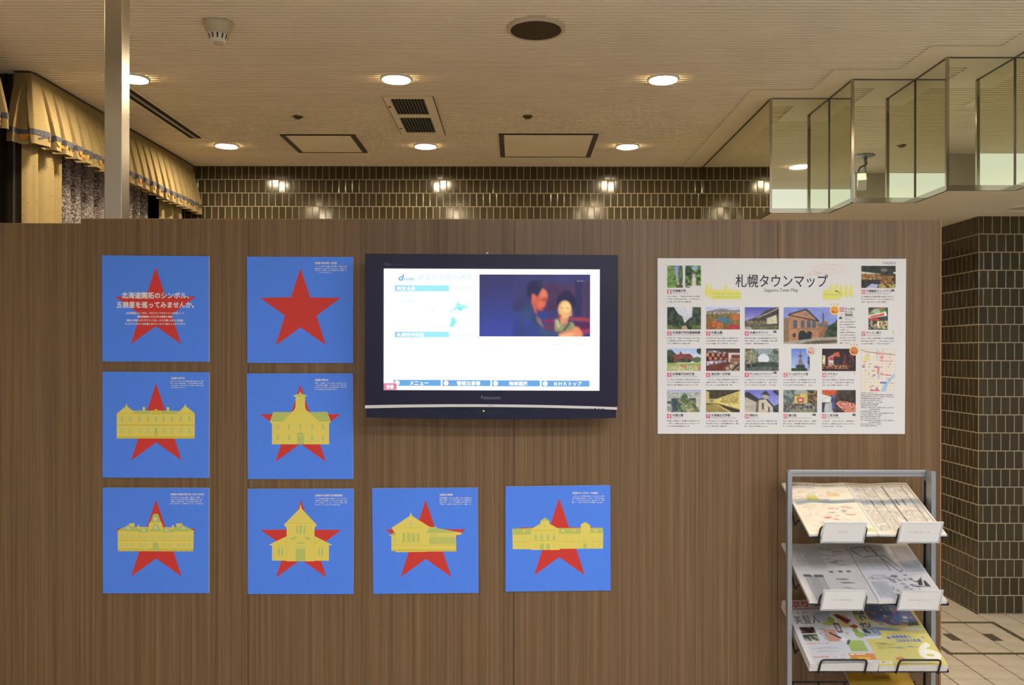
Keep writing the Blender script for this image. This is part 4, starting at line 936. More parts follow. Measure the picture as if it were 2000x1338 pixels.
def p10(c): c.grad((112, 116, 196), (166, 174, 216)); c.poly([(0, 0.2), (0.12, 0.14), (0.42, 0.44), (0.36, 1), (0, 1)], (186, 178, 160), 0.08); c.poly([(0, 0.12), (0.12, 0.1), (0.42, 0.4), (0.36, 0.56), (0.0, 0.3)], (56, 56, 66)); c.poly([(0.4, 0.42), (0.62, 0.36), (0.82, 0.7), (0.8, 1), (0.36, 1)], (196, 186, 164), 0.05); c.line([(0.38, 0.44), (0.62, 0.38), (0.83, 0.72)], 0.05, (60, 56, 62)); c.poly([(0.36, 0.5), (0.42, 0.44), (0.4, 1), (0.32, 1)], (104, 96, 92)); c.poly([(0.52, 0.2), (0.68, 0.22), (0.7, 0.42), (0.56, 0.38)], (176, 164, 140)); c.poly([(0.47, 0.2), (0.62, 0.03), (0.75, 0.26)], (58, 60, 66)); c.rect(0.51, 0.58, 0.56, 0.86, (60, 60, 70)); c.rect(0.69, 0.76, 0.73, 1, (60, 60, 70)); leaves(c, c.pm([(0.82, 0.74), (0.95, 0.66), (1, 0.6), (1, 1), (0.84, 1)]), [(50, 58, 60), (72, 84, 66)], 14); leaves(c, c.pm([(0.8, 0), (1, 0), (1, 0.3), (0.93, 0.22), (0.84, 0.12)]), [(52, 54, 70), (80, 82, 98)], 12)
def p4(c): c.grad((150, 162, 208), (196, 198, 204), 0, 0.14); leaves(c, c.box(0, 0.12, 1, 0.5), [(170, 170, 166), (200, 198, 188), (132, 134, 132), (186, 182, 170)], 18); leaves(c, c.pm([(0.42, 0.3), (0.5, 0.14), (0.6, 0.24), (0.6, 0.6), (0.35, 0.7)]), [(74, 96, 88), (96, 116, 92)]); leaves(c, c.box(0.12, 0.38, 0.95, 1), [(66, 88, 58), (92, 110, 70), (120, 130, 92), (150, 148, 120)], 11); leaves(c, c.box(0.15, 0.4, 0.32, 0.95), [(52, 66, 92), (60, 80, 90), (72, 92, 96)], 9); c.rect(0, 0.72, 0.16, 0.95, (150, 150, 142)); c.rect(0.66, 0.38, 0.84, 0.46, (66, 72, 80)); c.rect(0.85, 0.3, 1, 0.75, (184, 180, 168), 0.08); c.rect(0, 0.5, 0.14, 0.64, (84, 96, 92)); leaves(c, c.pm([(0.5, 0.75), (0.6, 0.6), (0.85, 1), (0.6, 1)]), [(186, 178, 150), (120, 128, 84)], 14)
def p7(c): c.rect(0, 0, 1, 1, (66, 62, 46), 0.15); c.poly([(0, 0.05), (0.1, 0.1), (0.1, 0.6), (0, 0.6)], (196, 176, 96)); c.poly([(0.32, 0.4), (1, 0.05), (1, 0.88), (0.32, 0.6)], (206, 190, 112), 0.1, 14); leaves(c, c.pm([(0.4, 0.4), (0.95, 0.14), (0.95, 0.62), (0.4, 0.56)]), [(214, 200, 130), (150, 132, 70), (190, 172, 96)], 16); c.rect(0.1, 0.4, 0.33, 0.6, (192, 174, 96), 0.1, 12); c.poly([(0, 0.66), (0.3, 0.6), (0.95, 1), (0, 1)], (150, 132, 72), 0.1); c.poly([(0.3, 0.6), (1, 0.88), (1, 1), (0.8, 1)], (60, 54, 40)); c.line([(0.36, 0.68), (0.7, 0.98)], 0.03, (222, 208, 160)); c.rect(0.13, 0.44, 0.22, 0.54, (120, 132, 140))
def p12(c): c.grad((104, 132, 206), (186, 200, 224)); c.poly([(0.47, 0.05), (0.5, 0.05), (0.56, 0.5), (0.72, 0.82), (0.3, 0.82), (0.43, 0.5)], (122, 112, 122), 0.2, 14); c.rect(0.4, 0.3, 0.58, 0.36, (66, 70, 84)); c.rect(0.26, 0.72, 0.74, 0.95, (56, 66, 74), 0.15); leaves(c, c.box(0.0, 0.86, 1, 1), DGR, 12); leaves(c, c.pm([(0.88, 0.4), (1, 0.3), (1, 1), (0.85, 1)]), [(60, 60, 66), (150, 160, 190)], 12)
def p14(c): c.rect(0, 0, 1, 1, (52, 40, 46), 0.15); leaves(c, c.pm([(0.62, 0.3), (0.8, 0.25), (0.95, 0.4), (0.95, 0.8), (0.6, 0.8)]), [(70, 44, 48), (112, 56, 52), (56, 44, 48)], 9); c.poly([(0.18, 0.4), (0.36, 0.24), (0.5, 0.2), (0.5, 0.8), (0.18, 0.82)], (176, 150, 150), 0.25, 12); c.poly([(0.34, 0.36), (0.35, 0.2), (0.5, 0.16), (0.54, 0.42), (0.5, 0.34)], (206, 96, 62)); c.ell(0.28, 0.45, 0.06, 0.08, (206, 60, 56)); c.rect(0.2, 0.52, 0.34, 0.6, (222, 214, 206)); c.poly([(0.34, 0.34), (0.52, 0.36), (0.5, 0.78), (0.35, 0.78)], (62, 50, 66), 0.2); c.rect(0.02, 0.3, 0.1, 0.7, (214, 200, 150), 0.2, 14); leaves(c, c.box(0.0, 0.72, 0.8, 0.88), [(96, 56, 46), (214, 166, 110), (132, 70, 50), (76, 48, 46)], 16); c.rect(0, 0.88, 1, 1, (58, 42, 42), 0.2)
def p13(c): c.rect(0, 0, 1, 1, (92, 104, 96), 0.2, 8); c.ell(0.52, 0.12, 0.2, 0.14, (160, 164, 150)); leaves(c, c.pm([(0.34, 0.2), (0.7, 0.2), (0.72, 0.7), (0.3, 0.72)]), [(206, 190, 96), (190, 160, 80), (216, 206, 130), (150, 132, 84)], 12); c.rect(0.42, 0.34, 0.6, 0.56, (190, 76, 84), 0.2, 12); c.rect(0.46, 0.4, 0.56, 0.5, (220, 200, 180)); leaves(c, c.pm([(0, 0), (0.2, 0), (0.32, 0.3), (0.3, 0.7), (0, 0.75)]), [(106, 122, 116), (84, 96, 92), (132, 146, 140)], 9); leaves(c, c.pm([(1, 0), (0.72, 0.05), (0.74, 0.7), (1, 0.7)]), [(96, 76, 52), (72, 76, 66), (186, 132, 66), (60, 66, 60)], 8); leaves(c, c.box(0, 0.6, 1, 0.85), [(60, 60, 58), (132, 132, 126), (84, 76, 66), (170, 168, 160)], 12); c.rect(0.2, 0.85, 0.9, 1, (132, 130, 104), 0.12)
def p15(c): c.rect(0, 0, 1, 1, (70, 60, 54), 0.25, 10); c.poly([(0, 0), (0.45, 0), (0.4, 0.22), (0.2, 0.26), (0, 0.16)], (192, 88, 48)); c.poly([(0, 0.18), (0.28, 0.3), (0.26, 0.55), (0, 0.55)], (206, 206, 208), 0.1); c.poly([(0.1, 0.6), (0.3, 0.55), (0.34, 1), (0.05, 1)], (178, 176, 174), 0.08); c.rect(0.3, 0.26, 0.38, 0.9, (84, 92, 150), 0.2); c.ell(0.35, 0.28, 0.06, 0.08, (120, 104, 130)); leaves(c, c.pm([(0.4, 0.6), (0.55, 0.46), (1, 0.62), (1, 1), (0.7, 1)]), [(196, 96, 74), (214, 190, 176), (178, 84, 62), (206, 140, 110)], 13); c.rect(0.55, 0.2, 1, 0.5, (62, 56, 48), 0.3, 12); c.rect(0, 0.6, 0.07, 1, (52, 66, 92))
C1, C2, C3, C4, C5, C6 = (1303, 1369), (1379, 1445), (1454.5, 1521), (1530, 1596), (1605.5, 1671.5), (1682, 1749)
R1, R2, R3, R4 = (518.3, 561.5), (599.5, 643), (680.2, 724), (761, 804.6)
def photo(fs, x0, y0, x1, y1, w=66, h=44):
    c = cv((200, 200, 200), w, h)
    for fn in fs: fn(c)
    c.a = np.clip(c.a * (1 + 0.05 * c.noise(22)[..., None] + 0.07 * c.noise(40)[..., None]), 0, 255); c.blur(2); q = Sheet(); c.to_sheet(q, x0, y0, x1, y1, 1); q.build('photograph', wall_map(yT - 0.0002), tm)
photo([p1a], 1303, 518.3, 1333.5, 561.5, 34, 46); photo([p1b], 1338, 518.3, 1369, 561.5, 34, 46)
cells = [(1, C1, R1, None, '北海道大学', 'Hokkaido University', 26, 31), (2, C1, R2, [p2], '北海道大学付属植物園', 'Hokkaido University Botanic Garden', 54, 55), (3, C1, R3, [p3], '北海道庁旧本庁舎', 'Hokkaido Government Building', 43, 49), (4, C1, R4, [p4], '大通公園', 'Odori Park', 21, 17),
         (5, C2, R2, [p5], '中島公園', 'Nakajima Park', 21, 22), (6, C2, R3, [p6, p6b], '渡辺淳一文学館', "Watanabe Jun'ichi Museum of Literature", 37, 55), (7, C2, R4, [p7], '北海道立文学館', 'Hokkaido Museum of Literature', 37, 49),
         (8, C3, R2, [p8], '札幌のデパート', 'Department Stores in Sapporo', 35, 46), (9, C3, R3, [p9, p9b], 'サッポロファクトリー', 'Sapporo Factory (Shopping Mall)', 44, 53), (10, C3, R4, [p10], '時計台', 'Clock Tower', 15, 19),
         (13, C4, R4, [p13], '狸小路', 'Tanukikoji Shopping Arcade', 15, 44), (14, C5, R3, [p14], 'すすきの', 'Susukino', 20, 15), (15, C5, R4, [p15], '二条市場', 'Nijo Fish Market', 21, 26), (16, C6, R1, [p16], '千歳鶴酒ミュージアム', 'Chitosetsuru Sake Museum', 48, 43)]
def caption(n, x, y, jp, en, wj, we, wt, nline=3):
    t.rect(x, y + 3.6, x + 8.3, y + 12.2, PINK, 1)
    w = 2.6 if n < 10 else 5.4
    t.text(str(n), x + 4.1 - w / 2, y + 5.0, x + 4.1 + w / 2, y + 10.8, (0.80, 0.76, 0.76), 2, 1, bold=0.3)
    t.text(jp, x + 10.3, y + 3.4, x + 10.3 + wj, y + 8.4, INK2, 2, 1, bold=0.18)
    t.text(en, x + 10.3, y + 9.6, x + 10.3 + we, y + 12.2, paper((120, 112, 112)), 2, 1)
    for i in range(nline): t.greek(x, y + 15.6 + 5.2 * i, x + (wt if i < nline - 1 else wt * random.uniform(0.6, 0.95)), 2.7, G1, 2, 2.9)
for (n, C, R, fs, jp, en, wj, we) in cells:
    if fs: photo(fs, C[0], R[0], C[1], R[1])
    caption(n, C[0], R[1], jp, en, wj, we, 66)
photo([p11, p11b], 1530.5, 599.5, 1635, 671, 105, 72)
photo([p12], 1545.5, 680.2, 1581.5, 724, 36, 44); caption(12, C4[0], R3[1], 'さっぽろテレビ塔', 'Sapporo TV Tower', 38, 29, 66)
photo([p17], 1696, 599.5, 1734, 643, 38, 44); caption(17, C6[0], R2[1], 'ラーメン横丁', 'Ramen Yokocho', 29, 27, 66)
t.rect(1640, 599.6, 1648.5, 608, PINK, 1); t.text('11', 1642, 601, 1646.6, 606.5, (0.80, 0.76, 0.76), 2, 1, bold=0.3)
for i, (b, w) in enumerate((('サッポロ', 19), ('ビール', 15), ('博物館', 15))): t.text(b, 1650, 600 + 6 * i, 1650 + w, 604.8 + 6 * i, INK2, 2, 1, bold=0.18)
t.text('Sapporo Beer', 1650, 618, 1671, 620.4, paper((120, 112, 112)), 2); t.text('Museum', 1650, 621.4, 1663, 623.6, paper((120, 112, 112)), 2)
for i in range(9): t.greek(1640, 626.5 + 5.15 * i, 1640 + (32 if i not in (3, 8) else 22), 2.7, G1, 2, 2.9)
# telephone style icons beside the captions
for (x, y) in ((1513.5, 647.5), (1514, 727.5), (1641.5, 620.5), (1590.5, 809.5), (1668, 809.5), (1743.5, 566.5)): t.rect(x - 3.2, y - 1.4, x + 3.2, y + 1.8, INK2, 2); t.rect(x - 1.6, y - 2.8, x + 1.6, y - 1.4, INK2, 2)
for (x, y) in ((1511 - 0.5, 646), (1509, 727), (1644, 614), (1586, 809), (1669, 729), (1745, 648)): t.rect(x - 1.4, y - 2.6, x + 1.4, y - 1.8, G1[0], 2); t.rect(x - 1.0, y - 0.6, x + 1.0, y + 2.2, G1[3], 2)
# title block
t.text('札幌タウンマップ', 1436.5, 535.5, 1616.5, 560.5, INK, 2, 3, bold=0.22)
t.text('Sapporo Town Map', 1492.5, 562.5, 1558.5, 571.5, INK2, 2, 2)
t.text('MARKS', 1724, 510.5, 1749.5, 515.5, MU, 2, 3)
BUB = paper((226, 186, 184))
t.ring(1617.5, 525, 30.5, 9.5, 0.9, BUB, 2); t.ring(1591, 533, 12, 3.6, 0.8, BUB, 2); t.ring(1576, 538, 7, 2.6, 0.7, BUB, 2); t.text('どこ行こうかな。', 1596, 521.5, 1638.5, 529, BUB, 3, 1)
# yellow silhouettes
sil = Sheet(); sil2 = Sheet(); lett = t
def tree(x, y0, y1, w): t.poly([(x, y0), (x + w * 0.35, y0 + (y1 - y0) * 0.3), (x + w / 2, y0 + (y1 - y0) * 0.6), (x + w * 0.42, y0 + (y1 - y0) * 0.82), (x, y1), (x - w * 0.42, y0 + (y1 - y0) * 0.82), (x - w / 2, y0 + (y1 - y0) * 0.6), (x - w * 0.35, y0 + (y1 - y0) * 0.3)], YL, 1)
t = sil
tree(1380.5, 551.5, 582, 7.5); tree(1387.5, 551.5, 583, 6.5)
t.poly([(1390, 584.3), (1390, 568), (1394.5, 566), (1397, 564), (1400, 566), (1414.5, 566), (1415.5, 557), (1418, 555.5), (1420, 557), (1421, 566), (1434, 566), (1438, 564.5), (1442, 567), (1447.5, 569), (1447, 584.3)], YL, 1)
for i in range(11): t.rect(1393 + 5 * i, 572, 1395 + 5 * i, 575, GRN, 2); t.rect(1393 + 5 * i, 578, 1395 + 5 * i, 581, GRN, 2)
t = sil2
t.poly([(1607, 584.5), (1606.5, 566.5), (1620, 566), (1621.5, 557), (1623.5, 554.5), (1626, 557), (1627, 566), (1640, 568), (1640, 584.5)], YL, 1)
for x in (1634, 1643, 1652.5, 1662): tree(x, 552, 582 if x > 1640 else 570, 8)
for i in range(6): t.rect(1609.5 + 5 * i, 573, 1611.5 + 5 * i, 576, GRN, 2)
sil.build('silhouette', wall_map(yT - 0.0002), tm); sil2.build('silhouette', wall_map(yT - 0.0002), tm)
# popularity badges
for (x, y, n, c1, c2) in ((1629.5, 605.5, '1', (226, 168, 66), (196, 74, 52)), (1584, 684.5, '2', (206, 196, 190), (202, 96, 92)), (1668, 684.5, '3', (206, 140, 84), (192, 74, 60))):
    t = Sheet(); t.disc(x, y, 9.2, 9.2, paper(c1), 3); t.ring(x, y, 9.2, 9.2, 1.2, paper((222, 206, 150)), 3.3)
    t.text('人気', x - 4.2, y - 5.6, x + 4.2, y - 1.4, paper(c2), 4); t.text('No.' + n, x - 5, y - 0.4, x + 5, y + 5.2, paper(c2), 4, 1, bold=0.35)
    for d in (-6, 0, 6): t.disc(x + d, y - 12 - (1.2 if d == 0 else 0), 1.5, 1.5, paper(c1), 3, 6)
    t.build('badge', wall_map(yT - 0.0002), tm)
t = lett
# the little street map and the address list
c = Canvas(72, 90, (224, 214, 198))
for i in range(9): c.line([(0.02 + 0.12 * i, 0), (0.02 + 0.12 * i, 1)], 0.008, (206, 190, 166))
for i in range(12): c.line([(0, 0.02 + 0.085 * i), (1, 0.02 + 0.085 * i)], 0.007, (206, 190, 166))
c.poly([(0.95, 0.58), (1, 0.56), (0.97, 0.66), (0.8, 0.82), (0.72, 1), (0.58, 1), (0.68, 0.8), (0.86, 0.68)], (160, 190, 214)); c.line([(0.48, 0), (0.48, 0.22)], 0.05, (176, 202, 206)); c.line([(0.65, 0), (0.65, 0.2)], 0.03, (180, 204, 200)); c.line([(0.5, 0.55), (0.52, 0.68)], 0.06, (176, 192, 206)); c.rect(0.12, 0.18, 0.24, 0.29, (216, 206, 120)); c.line([(0, 0.03), (0.2, 0.08), (0.45, 0.1), (1, 0.15)], 0.015, (132, 124, 112)); c.rect(0.44, 0.1, 0.66, 0.145, (226, 150, 140)); c.rect(0.55, 0.17, 0.66, 0.24, (222, 150, 150)); c.line([(0.58, 0.29), (0.9, 0.3), (0.9, 0.26)], 0.02, (222, 140, 140)); c.line([(0.52, 0.44), (0.5, 0.56)], 0.06, (220, 130, 130)); c.line([(0.58, 0.6), (0.88, 0.62)], 0.025, (222, 130, 130)); c.rect(0.56, 0.775, 0.74, 0.81, (104, 104, 160)); c.rect(0.28, 0.955, 0.55, 0.985, (206, 90, 100)); c.rect(0.44, 0.9, 0.5, 0.95, (120, 120, 150)); c.ell(0.08, 0.42, 0.05, 0.02, (120, 132, 160)); c.ell(0.45, 0.43, 0.06, 0.025, (132, 142, 166))
for k in range(26): x, y = RNG.uniform(0.03, 0.9), RNG.uniform(0.03, 0.95); c.rect(x, y, x + RNG.uniform(0.04, 0.1), y + 0.012, (120, 110, 100) if k % 3 else (206, 90, 96))
c.to_sheet(pic, 1681.5, 680.2, 1748, 763.5, 1)
t.greek(1681, 765.5, 1713, 2, [paper((170, 130, 120))], 2, 2.2)
for i in range(18): t.greek(1681 if i not in (8, 15) else 1698, 769.3 + 3.56 * i, 1681 + (66 if i in (0, 1, 7, 10, 14) else random.uniform(33, 44)), 1.9, [G1[0], G1[2], INK2], 2, 2.1)
pic.build('street_map', wall_map(yT - 0.0002), tm); t.build('lettering', wall_map(yT - 0.0002), tm)

# ================================================================== BROCHURE RACK
XRL, XRR = 0.8725, 1.348          # outer faces of the posts
RY0, RY1 = 2.716, 2.774
ZT = Z(920, RY0)
rk = empty('brochure_rack', ((XRL + XRR) / 2, RY1, 0), 'grey metal leaflet rack with black wire shelves against the partition', 'display rack')
for (a, b) in ((XRL, XRL + 0.0145), (XRR - 0.0145, XRR)):
    wa, wb_ = (b - 0.003, b) if a == XRL else (a, a + 0.003)
    p_ = MB().box(a, b, RY0, RY0 + 0.018, 0.02, ZT); p_.box(wa, wb_, RY0 + 0.018, RY1, 0.02, ZT)
    bevel(p_.build('post', M_ALU, rk), 0.0006, 1)
    bevel(MB().box(a - 0.008, b + 0.008, RY0 - 0.20, RY1 + 0.06, 0.0, 0.022).build('foot', M_ALU, rk), 0.003)
bevel(MB().box(XRL + 0.0145, XRR - 0.0145, RY1 - 0.022, RY1 - 0.004, ZT - 0.022, ZT - 0.001).build('top_rail', M_ALU, rk), 0.002)
MB().box(XRL + 0.0145, XRR - 0.0145, RY1 - 0.0225, RY1 - 0.0219, ZT - 0.0125, ZT - 0.0115).build('rail_groove', M_DARKGREY, rk)
MB().box(XRL + 0.0145, XRR - 0.0145, RY1 - 0.022, RY1 - 0.004, 0.06, 0.08).build('bottom_rail', M_ALU, rk)
xi = XRR - 0.0145
MB().add([(xi - 0.0006, RY1 - 0.010 + 0.006 * math.cos(a * math.pi / 8), ZT - 0.012 + 0.006 * math.sin(a * math.pi / 8)) for a in range(16)], [tuple(range(16))]).build('bolt_hole', M_DARK, rk)
for k in range(5):
    for (xx, dx) in ((xi, -0.0008), (XRL + 0.0145, 0.0008)):
        MB().box(min(xx, xx + dx), max(xx, xx + dx), RY1 - 0.022, RY1 - 0.008, ZT - 0.115 - 0.205 * k, ZT - 0.035 - 0.205 * k).build('slot', M_DARK, rk)
D = Vector((0, -0.267, -0.113)).normalized(); NV = Vector((0, D.z, -D.y)).normalized(); XV = Vector((1, 0, 0))
ORG = [Vector((0.896, 2.857, 1.003 - 0.2055 * i)) for i in range(4)]
def sp3(i, u, v, h): return ORG[i] + XV * u + D * v + NV * h
for i in range(4):
    sh = empty('shelf', (0, 0, 0)); sh.parent = rk; sh.location = sp3(i, 0.21, 0.15, 0) - rk.location
    r = 0.0028
    for u in (0.006, 0.428): MB().tube([sp3(i, u, 0.055, -0.02), sp3(i, u, 0.075, -0.004), sp3(i, u, 0.20, -0.004), sp3(i, u, 0.29, -0.004)], r + 0.0008).build('side_rod', M_BLACKWIRE, sh, True)
    for u in (0.004, 0.424): MB().tube([sp3(i, u, 0.07, -0.004), sp3(i, u, 0.15, -0.045), sp3(i, u, 0.165, -0.048), sp3(i, u, 0.18, -0.02), sp3(i, u, 0.20, -0.004)], r).build('brace', M_BLACKWIRE, sh, True)
    for v in (0.06, 0.17, 0.292): MB().tube([sp3(i, 0.006, v, -0.004), sp3(i, 0.428, v, -0.004)], r).build('cross_rod', M_BLACKWIRE, sh, True)
    for u in (0.02, 0.105, 0.19, 0.23, 0.315, 0.40): MB().tube([sp3(i, u, 0.06, -0.0045), sp3(i, u, 0.297, -0.0045)], r * 0.8).build('slope_rod', M_BLACKWIRE, sh, True)
    for (u0, u1) in ((0.028, 0.170), (0.266, 0.394)):
        hh = 0.048 if i == 2 else 0.040
        MB().tube([sp3(i, u0, 0.297, -0.006), sp3(i, u0 + 0.001, 0.299, hh - 0.010), sp3(i, u0 + 0.004, 0.299, hh - 0.003), sp3(i, u0 + 0.011, 0.299, hh),
                   sp3(i, u1 - 0.011, 0.299, hh), sp3(i, u1 - 0.004, 0.299, hh - 0.003), sp3(i, u1 - 0.001, 0.299, hh - 0.010), sp3(i, u1, 0.297, -0.006)], 0.0032).build('stop_loop', M_BLACKWIRE, sh, True)
    if i < 2:
        for (u0, u1) in ((0.036, 0.160), (0.270, 0.390)):
            o = MB().frame_box(sp3(i, u0, 0.304, -0.010), XV * (u1 - u0), D * 0.002, NV * 0.068).build('card', M_CARD, sh)
            f2 = MB()
            for (a, b, c, d) in ((u0 - 0.004, u0, -0.012, 0.060), (u1, u1 + 0.004, -0.012, 0.060), (u0 - 0.004, u1 + 0.004, -0.014, -0.010), (u0 - 0.004, u1 + 0.004, 0.058, 0.061)):
                f2.frame_box(sp3(i, a, 0.3025, c), XV * (b - a), D * 0.006, NV * (d - c))
            f2.build('card_sleeve', M_ACR, sh)
            s = Sheet(); uc = (u0 + u1) / 2; wd = 0.019 if (i == 0 and u0 < 0.1) else 0.033
            s.greek((uc - wd) * 1000, -27, (uc + wd) * 1000, 4.5, [(0.45, 0.44, 0.43), (0.53, 0.52, 0.50)], 1, 4.9)
            s.build('card_print', lambda u, v, l, i=i: sp3(i, u / 1000, 0.3064, -v / 1000), sh)

def soft(c):
    m = (c[0] + c[1] + c[2]) / 3.0
    return tuple(min(0.82, lin1(0.86 * v + 0.14 * m) * 0.98) for v in c)
def stack(name, i, u0, w, length, th, wave, label, cat, painter, gw, gh, ph=0.0, edge=M_PAGES):
    """a pile of sheets on shelf i; th(u,v) thickness in metres with u,v in 0..1"""
    t = empty(name, sp3(i, u0 + w / 2, length / 2, 0), label, cat)
    def top(u, v, h=0.0): return sp3(i, u0 + w * u, length * v, th(u, v) + wave(u, v) + h)
    nu, nv = 26, 20; V = []; Fc = []
    for j in range(nv + 1):
        for k in range(nu + 1): V.append(top(k / nu, j / nv))
    for j in range(nv):
        for k in range(nu): a = j * (nu + 1) + k; Fc.append((a, a + nu + 1, a + nu + 2, a + 1))
    nb = len(V)
    rim = [(k, 0) for k in range(nu)] + [(nu, j) for j in range(nv)] + [(k, nv) for k in range(nu, 0, -1)] + [(0, j) for j in range(nv, 0, -1)]
    for (k, j) in rim: V.append(sp3(i, u0 + w * k / nu, length * j / nv, max(0.0005, wave(k / nu, j / nv))))
    m = len(rim)
    for q in range(m):
        a = rim[q]; b = rim[(q + 1) % m]
        Fc.append((a[1] * (nu + 1) + a[0], b[1] * (nu + 1) + b[0], nb + (q + 1) % m, nb + q))
    Fc.append(tuple(nb + q for q in range(m)))
    mesh('pages', V, Fc, edge, t)
    s = Sheet(); c = Canvas(gw, gh, (220, 216, 208)); painter(c, s)
    pts = Sheet(); c.to_sheet(pts, 0, 0, 1, 1, 1, lambda q: soft(q))
    pts.build('cover', lambda u, v, l: top(u, v, 0.0005), t)
    if s.v: s.build('lettering', lambda u, v, l: top(u, v, 0.0009 + 0.0001 * l), t)
    return t
def rtext(s, body, u0, v0, u1, v1, col, bold=0.0, res=2):   # text turned a quarter, reading upwards
    q = Sheet(); q.text(body, 0, 0, 1, 1, col, 2, res)
    base = [(u0 + (u1 - u0) * b, v1 - (v1 - v0) * a) for a, b in q.v]
    for (dx, dy) in (((0, 0),) if bold <= 0 else ((-bold, 0), (bold, 0), (0, -bold), (0, bold))): s.add([(a + dx, b + dy) for a, b in base], q.f, col, 2)
INKB = paper((62, 62, 72)); LB = [paper((150, 146, 140)), paper((120, 116, 112)), paper((176, 172, 164))]
def marks(c, n, x0, y0, x1, y1, w, h, cols):
    for k in range(n):
        x, y = RNG.uniform(x0, x1), RNG.uniform(y0, y1); c.rect(x, y, x + RNG.uniform(0.4, 1) * w, y + h, cols[k % len(cols)])
def pn_color(c, s):
    c.rect(0, 0, 1, 1, (232, 220, 198), 0.03, 10); c.rect(0, 0, 1, 0.13, (226, 218, 208)); 
    marks(c, 150, 0.08, 0.16, 0.9, 0.92, 0.10, 0.008, [(206, 196, 178), (214, 190, 160), (190, 186, 176), (222, 200, 168)])
    for k in range(8): c.line([(0.08 + 0.115 * k, 0.16), (0.08 + 0.115 * k, 0.93)], 0.004, (216, 204, 184))
    c.poly([(0.05, 0.40), (0.35, 0.36), (0.65, 0.37), (0.98, 0.36), (0.98, 0.40), (0.6, 0.42), (0.3, 0.42), (0.05, 0.46)], (168, 180, 178), 0.08, 14); c.poly([(0.27, 0.27), (0.42, 0.27), (0.44, 0.38), (0.25, 0.38)], (196, 200, 112))
    c.poly([(0.62, 0.22), (0.8, 0.22), (0.8, 0.28), (0.6, 0.28)], (226, 190, 140)); c.ell(0.84, 0.80, 0.08, 0.035, (150, 192, 210)); marks(c, 9, 0.3, 0.45, 0.8, 0.8, 0.12, 0.012, [(206, 96, 96)]); marks(c, 5, 0.3, 0.3, 0.85, 0.6, 0.1, 0.012, [(104, 124, 172)]); c.poly([(0.86, 0.88), (0.96, 0.88), (1.0, 0.97), (0.88, 0.97)], (206, 204, 140)); c.rect(0, 0.955, 1, 1, (234, 228, 214)); c.line([(0.05, 0.31), (0.2, 0.30), (0.5, 0.34)], 0.006, (206, 150, 130))
    s.text('札幌タウンマップ', 0.08, 0.02, 0.52, 0.085, INKB, 2, 1); s.greek(0.62, 0.045, 0.86, 0.02, LB, 2, 0.022); s.greek(0.12, 0.11, 0.5, 0.014, LB, 2, 0.02)
def pn_mono(c, s):
    c.rect(0, 0, 1, 1, (226, 216, 200)); c.speckle(c.box(0.05, 0.06, 0.93, 0.93), [(216, 206, 190), (196, 186, 174), (206, 196, 184), (180, 172, 162), (222, 212, 198)], 26)
    c.rect(0.05, 0.38, 0.93, 0.45, (176, 184, 184), 0.08, 14); c.rect(0.05, 0.52, 0.93, 0.535, (226, 218, 204)); c.rect(0.0, 0.0, 0.05, 1, (230, 222, 208))
    for (x, w, col) in ((0.24, 0.008, (120, 112, 108)), (0.40, 0.008, (112, 106, 104)), (0.56, 0.013, (62, 58, 60)), (0.72, 0.007, (130, 122, 116)), (0.86, 0.010, (92, 88, 86))): c.line([(x, 0.08), (x, 0.9)], w, col)
    for (y) in (0.2, 0.3, 0.66, 0.78): c.line([(0.06, y), (0.92, y)], 0.004, (206, 196, 182))
    for x in (0.24, 0.40, 0.62, 0.72): c.line([(x, 0.36), (x, 0.45)], 0.02, (80, 78, 78))
    c.line([(0.0, 0.035), (0.955, 0.035), (0.955, 0.95)], 0.012, (70, 66, 66)); c.line([(0.03, 0.05), (0.03, 0.94)], 0.006, (120, 112, 106))
def pn_times(c, s):
    c.rect(0, 0, 1, 1, (206, 200, 194), 0.02, 8); c.rect(0.0, 0.0, 0.55, 0.5, (200, 194, 186), 0.02, 6)
    for k in range(6): c.line([(0.30 + 0.042 * k, 0.16), (0.30 + 0.042 * k, 0.46)], 0.012, (164, 156, 150))
    for k in range(16): c.line([(0.12 + 0.018 * k, 0.58), (0.12 + 0.018 * k, 0.97)], 0.009, (132, 130, 130))
    c.rect(0.1, 0.56, 0.22, 0.6, (96, 94, 96)); c.rect(0.26, 0.56, 0.4, 0.6, (96, 94, 96)); marks(c, 20, 0.1, 0.1, 0.3, 0.34, 0.05, 0.01, [(170, 162, 156)]); marks(c, 16, 0.52, 0.08, 0.76, 0.40, 0.16, 0.012, [(150, 142, 138), (130, 124, 120)]); marks(c, 12, 0.5, 0.62, 0.75, 0.86, 0.2, 0.011, [(150, 144, 140), (120, 116, 114)])
    for x in (0.52, 0.66, 0.78): c.rect(x, 0.5, x + 0.06, 0.53, (104, 100, 100))
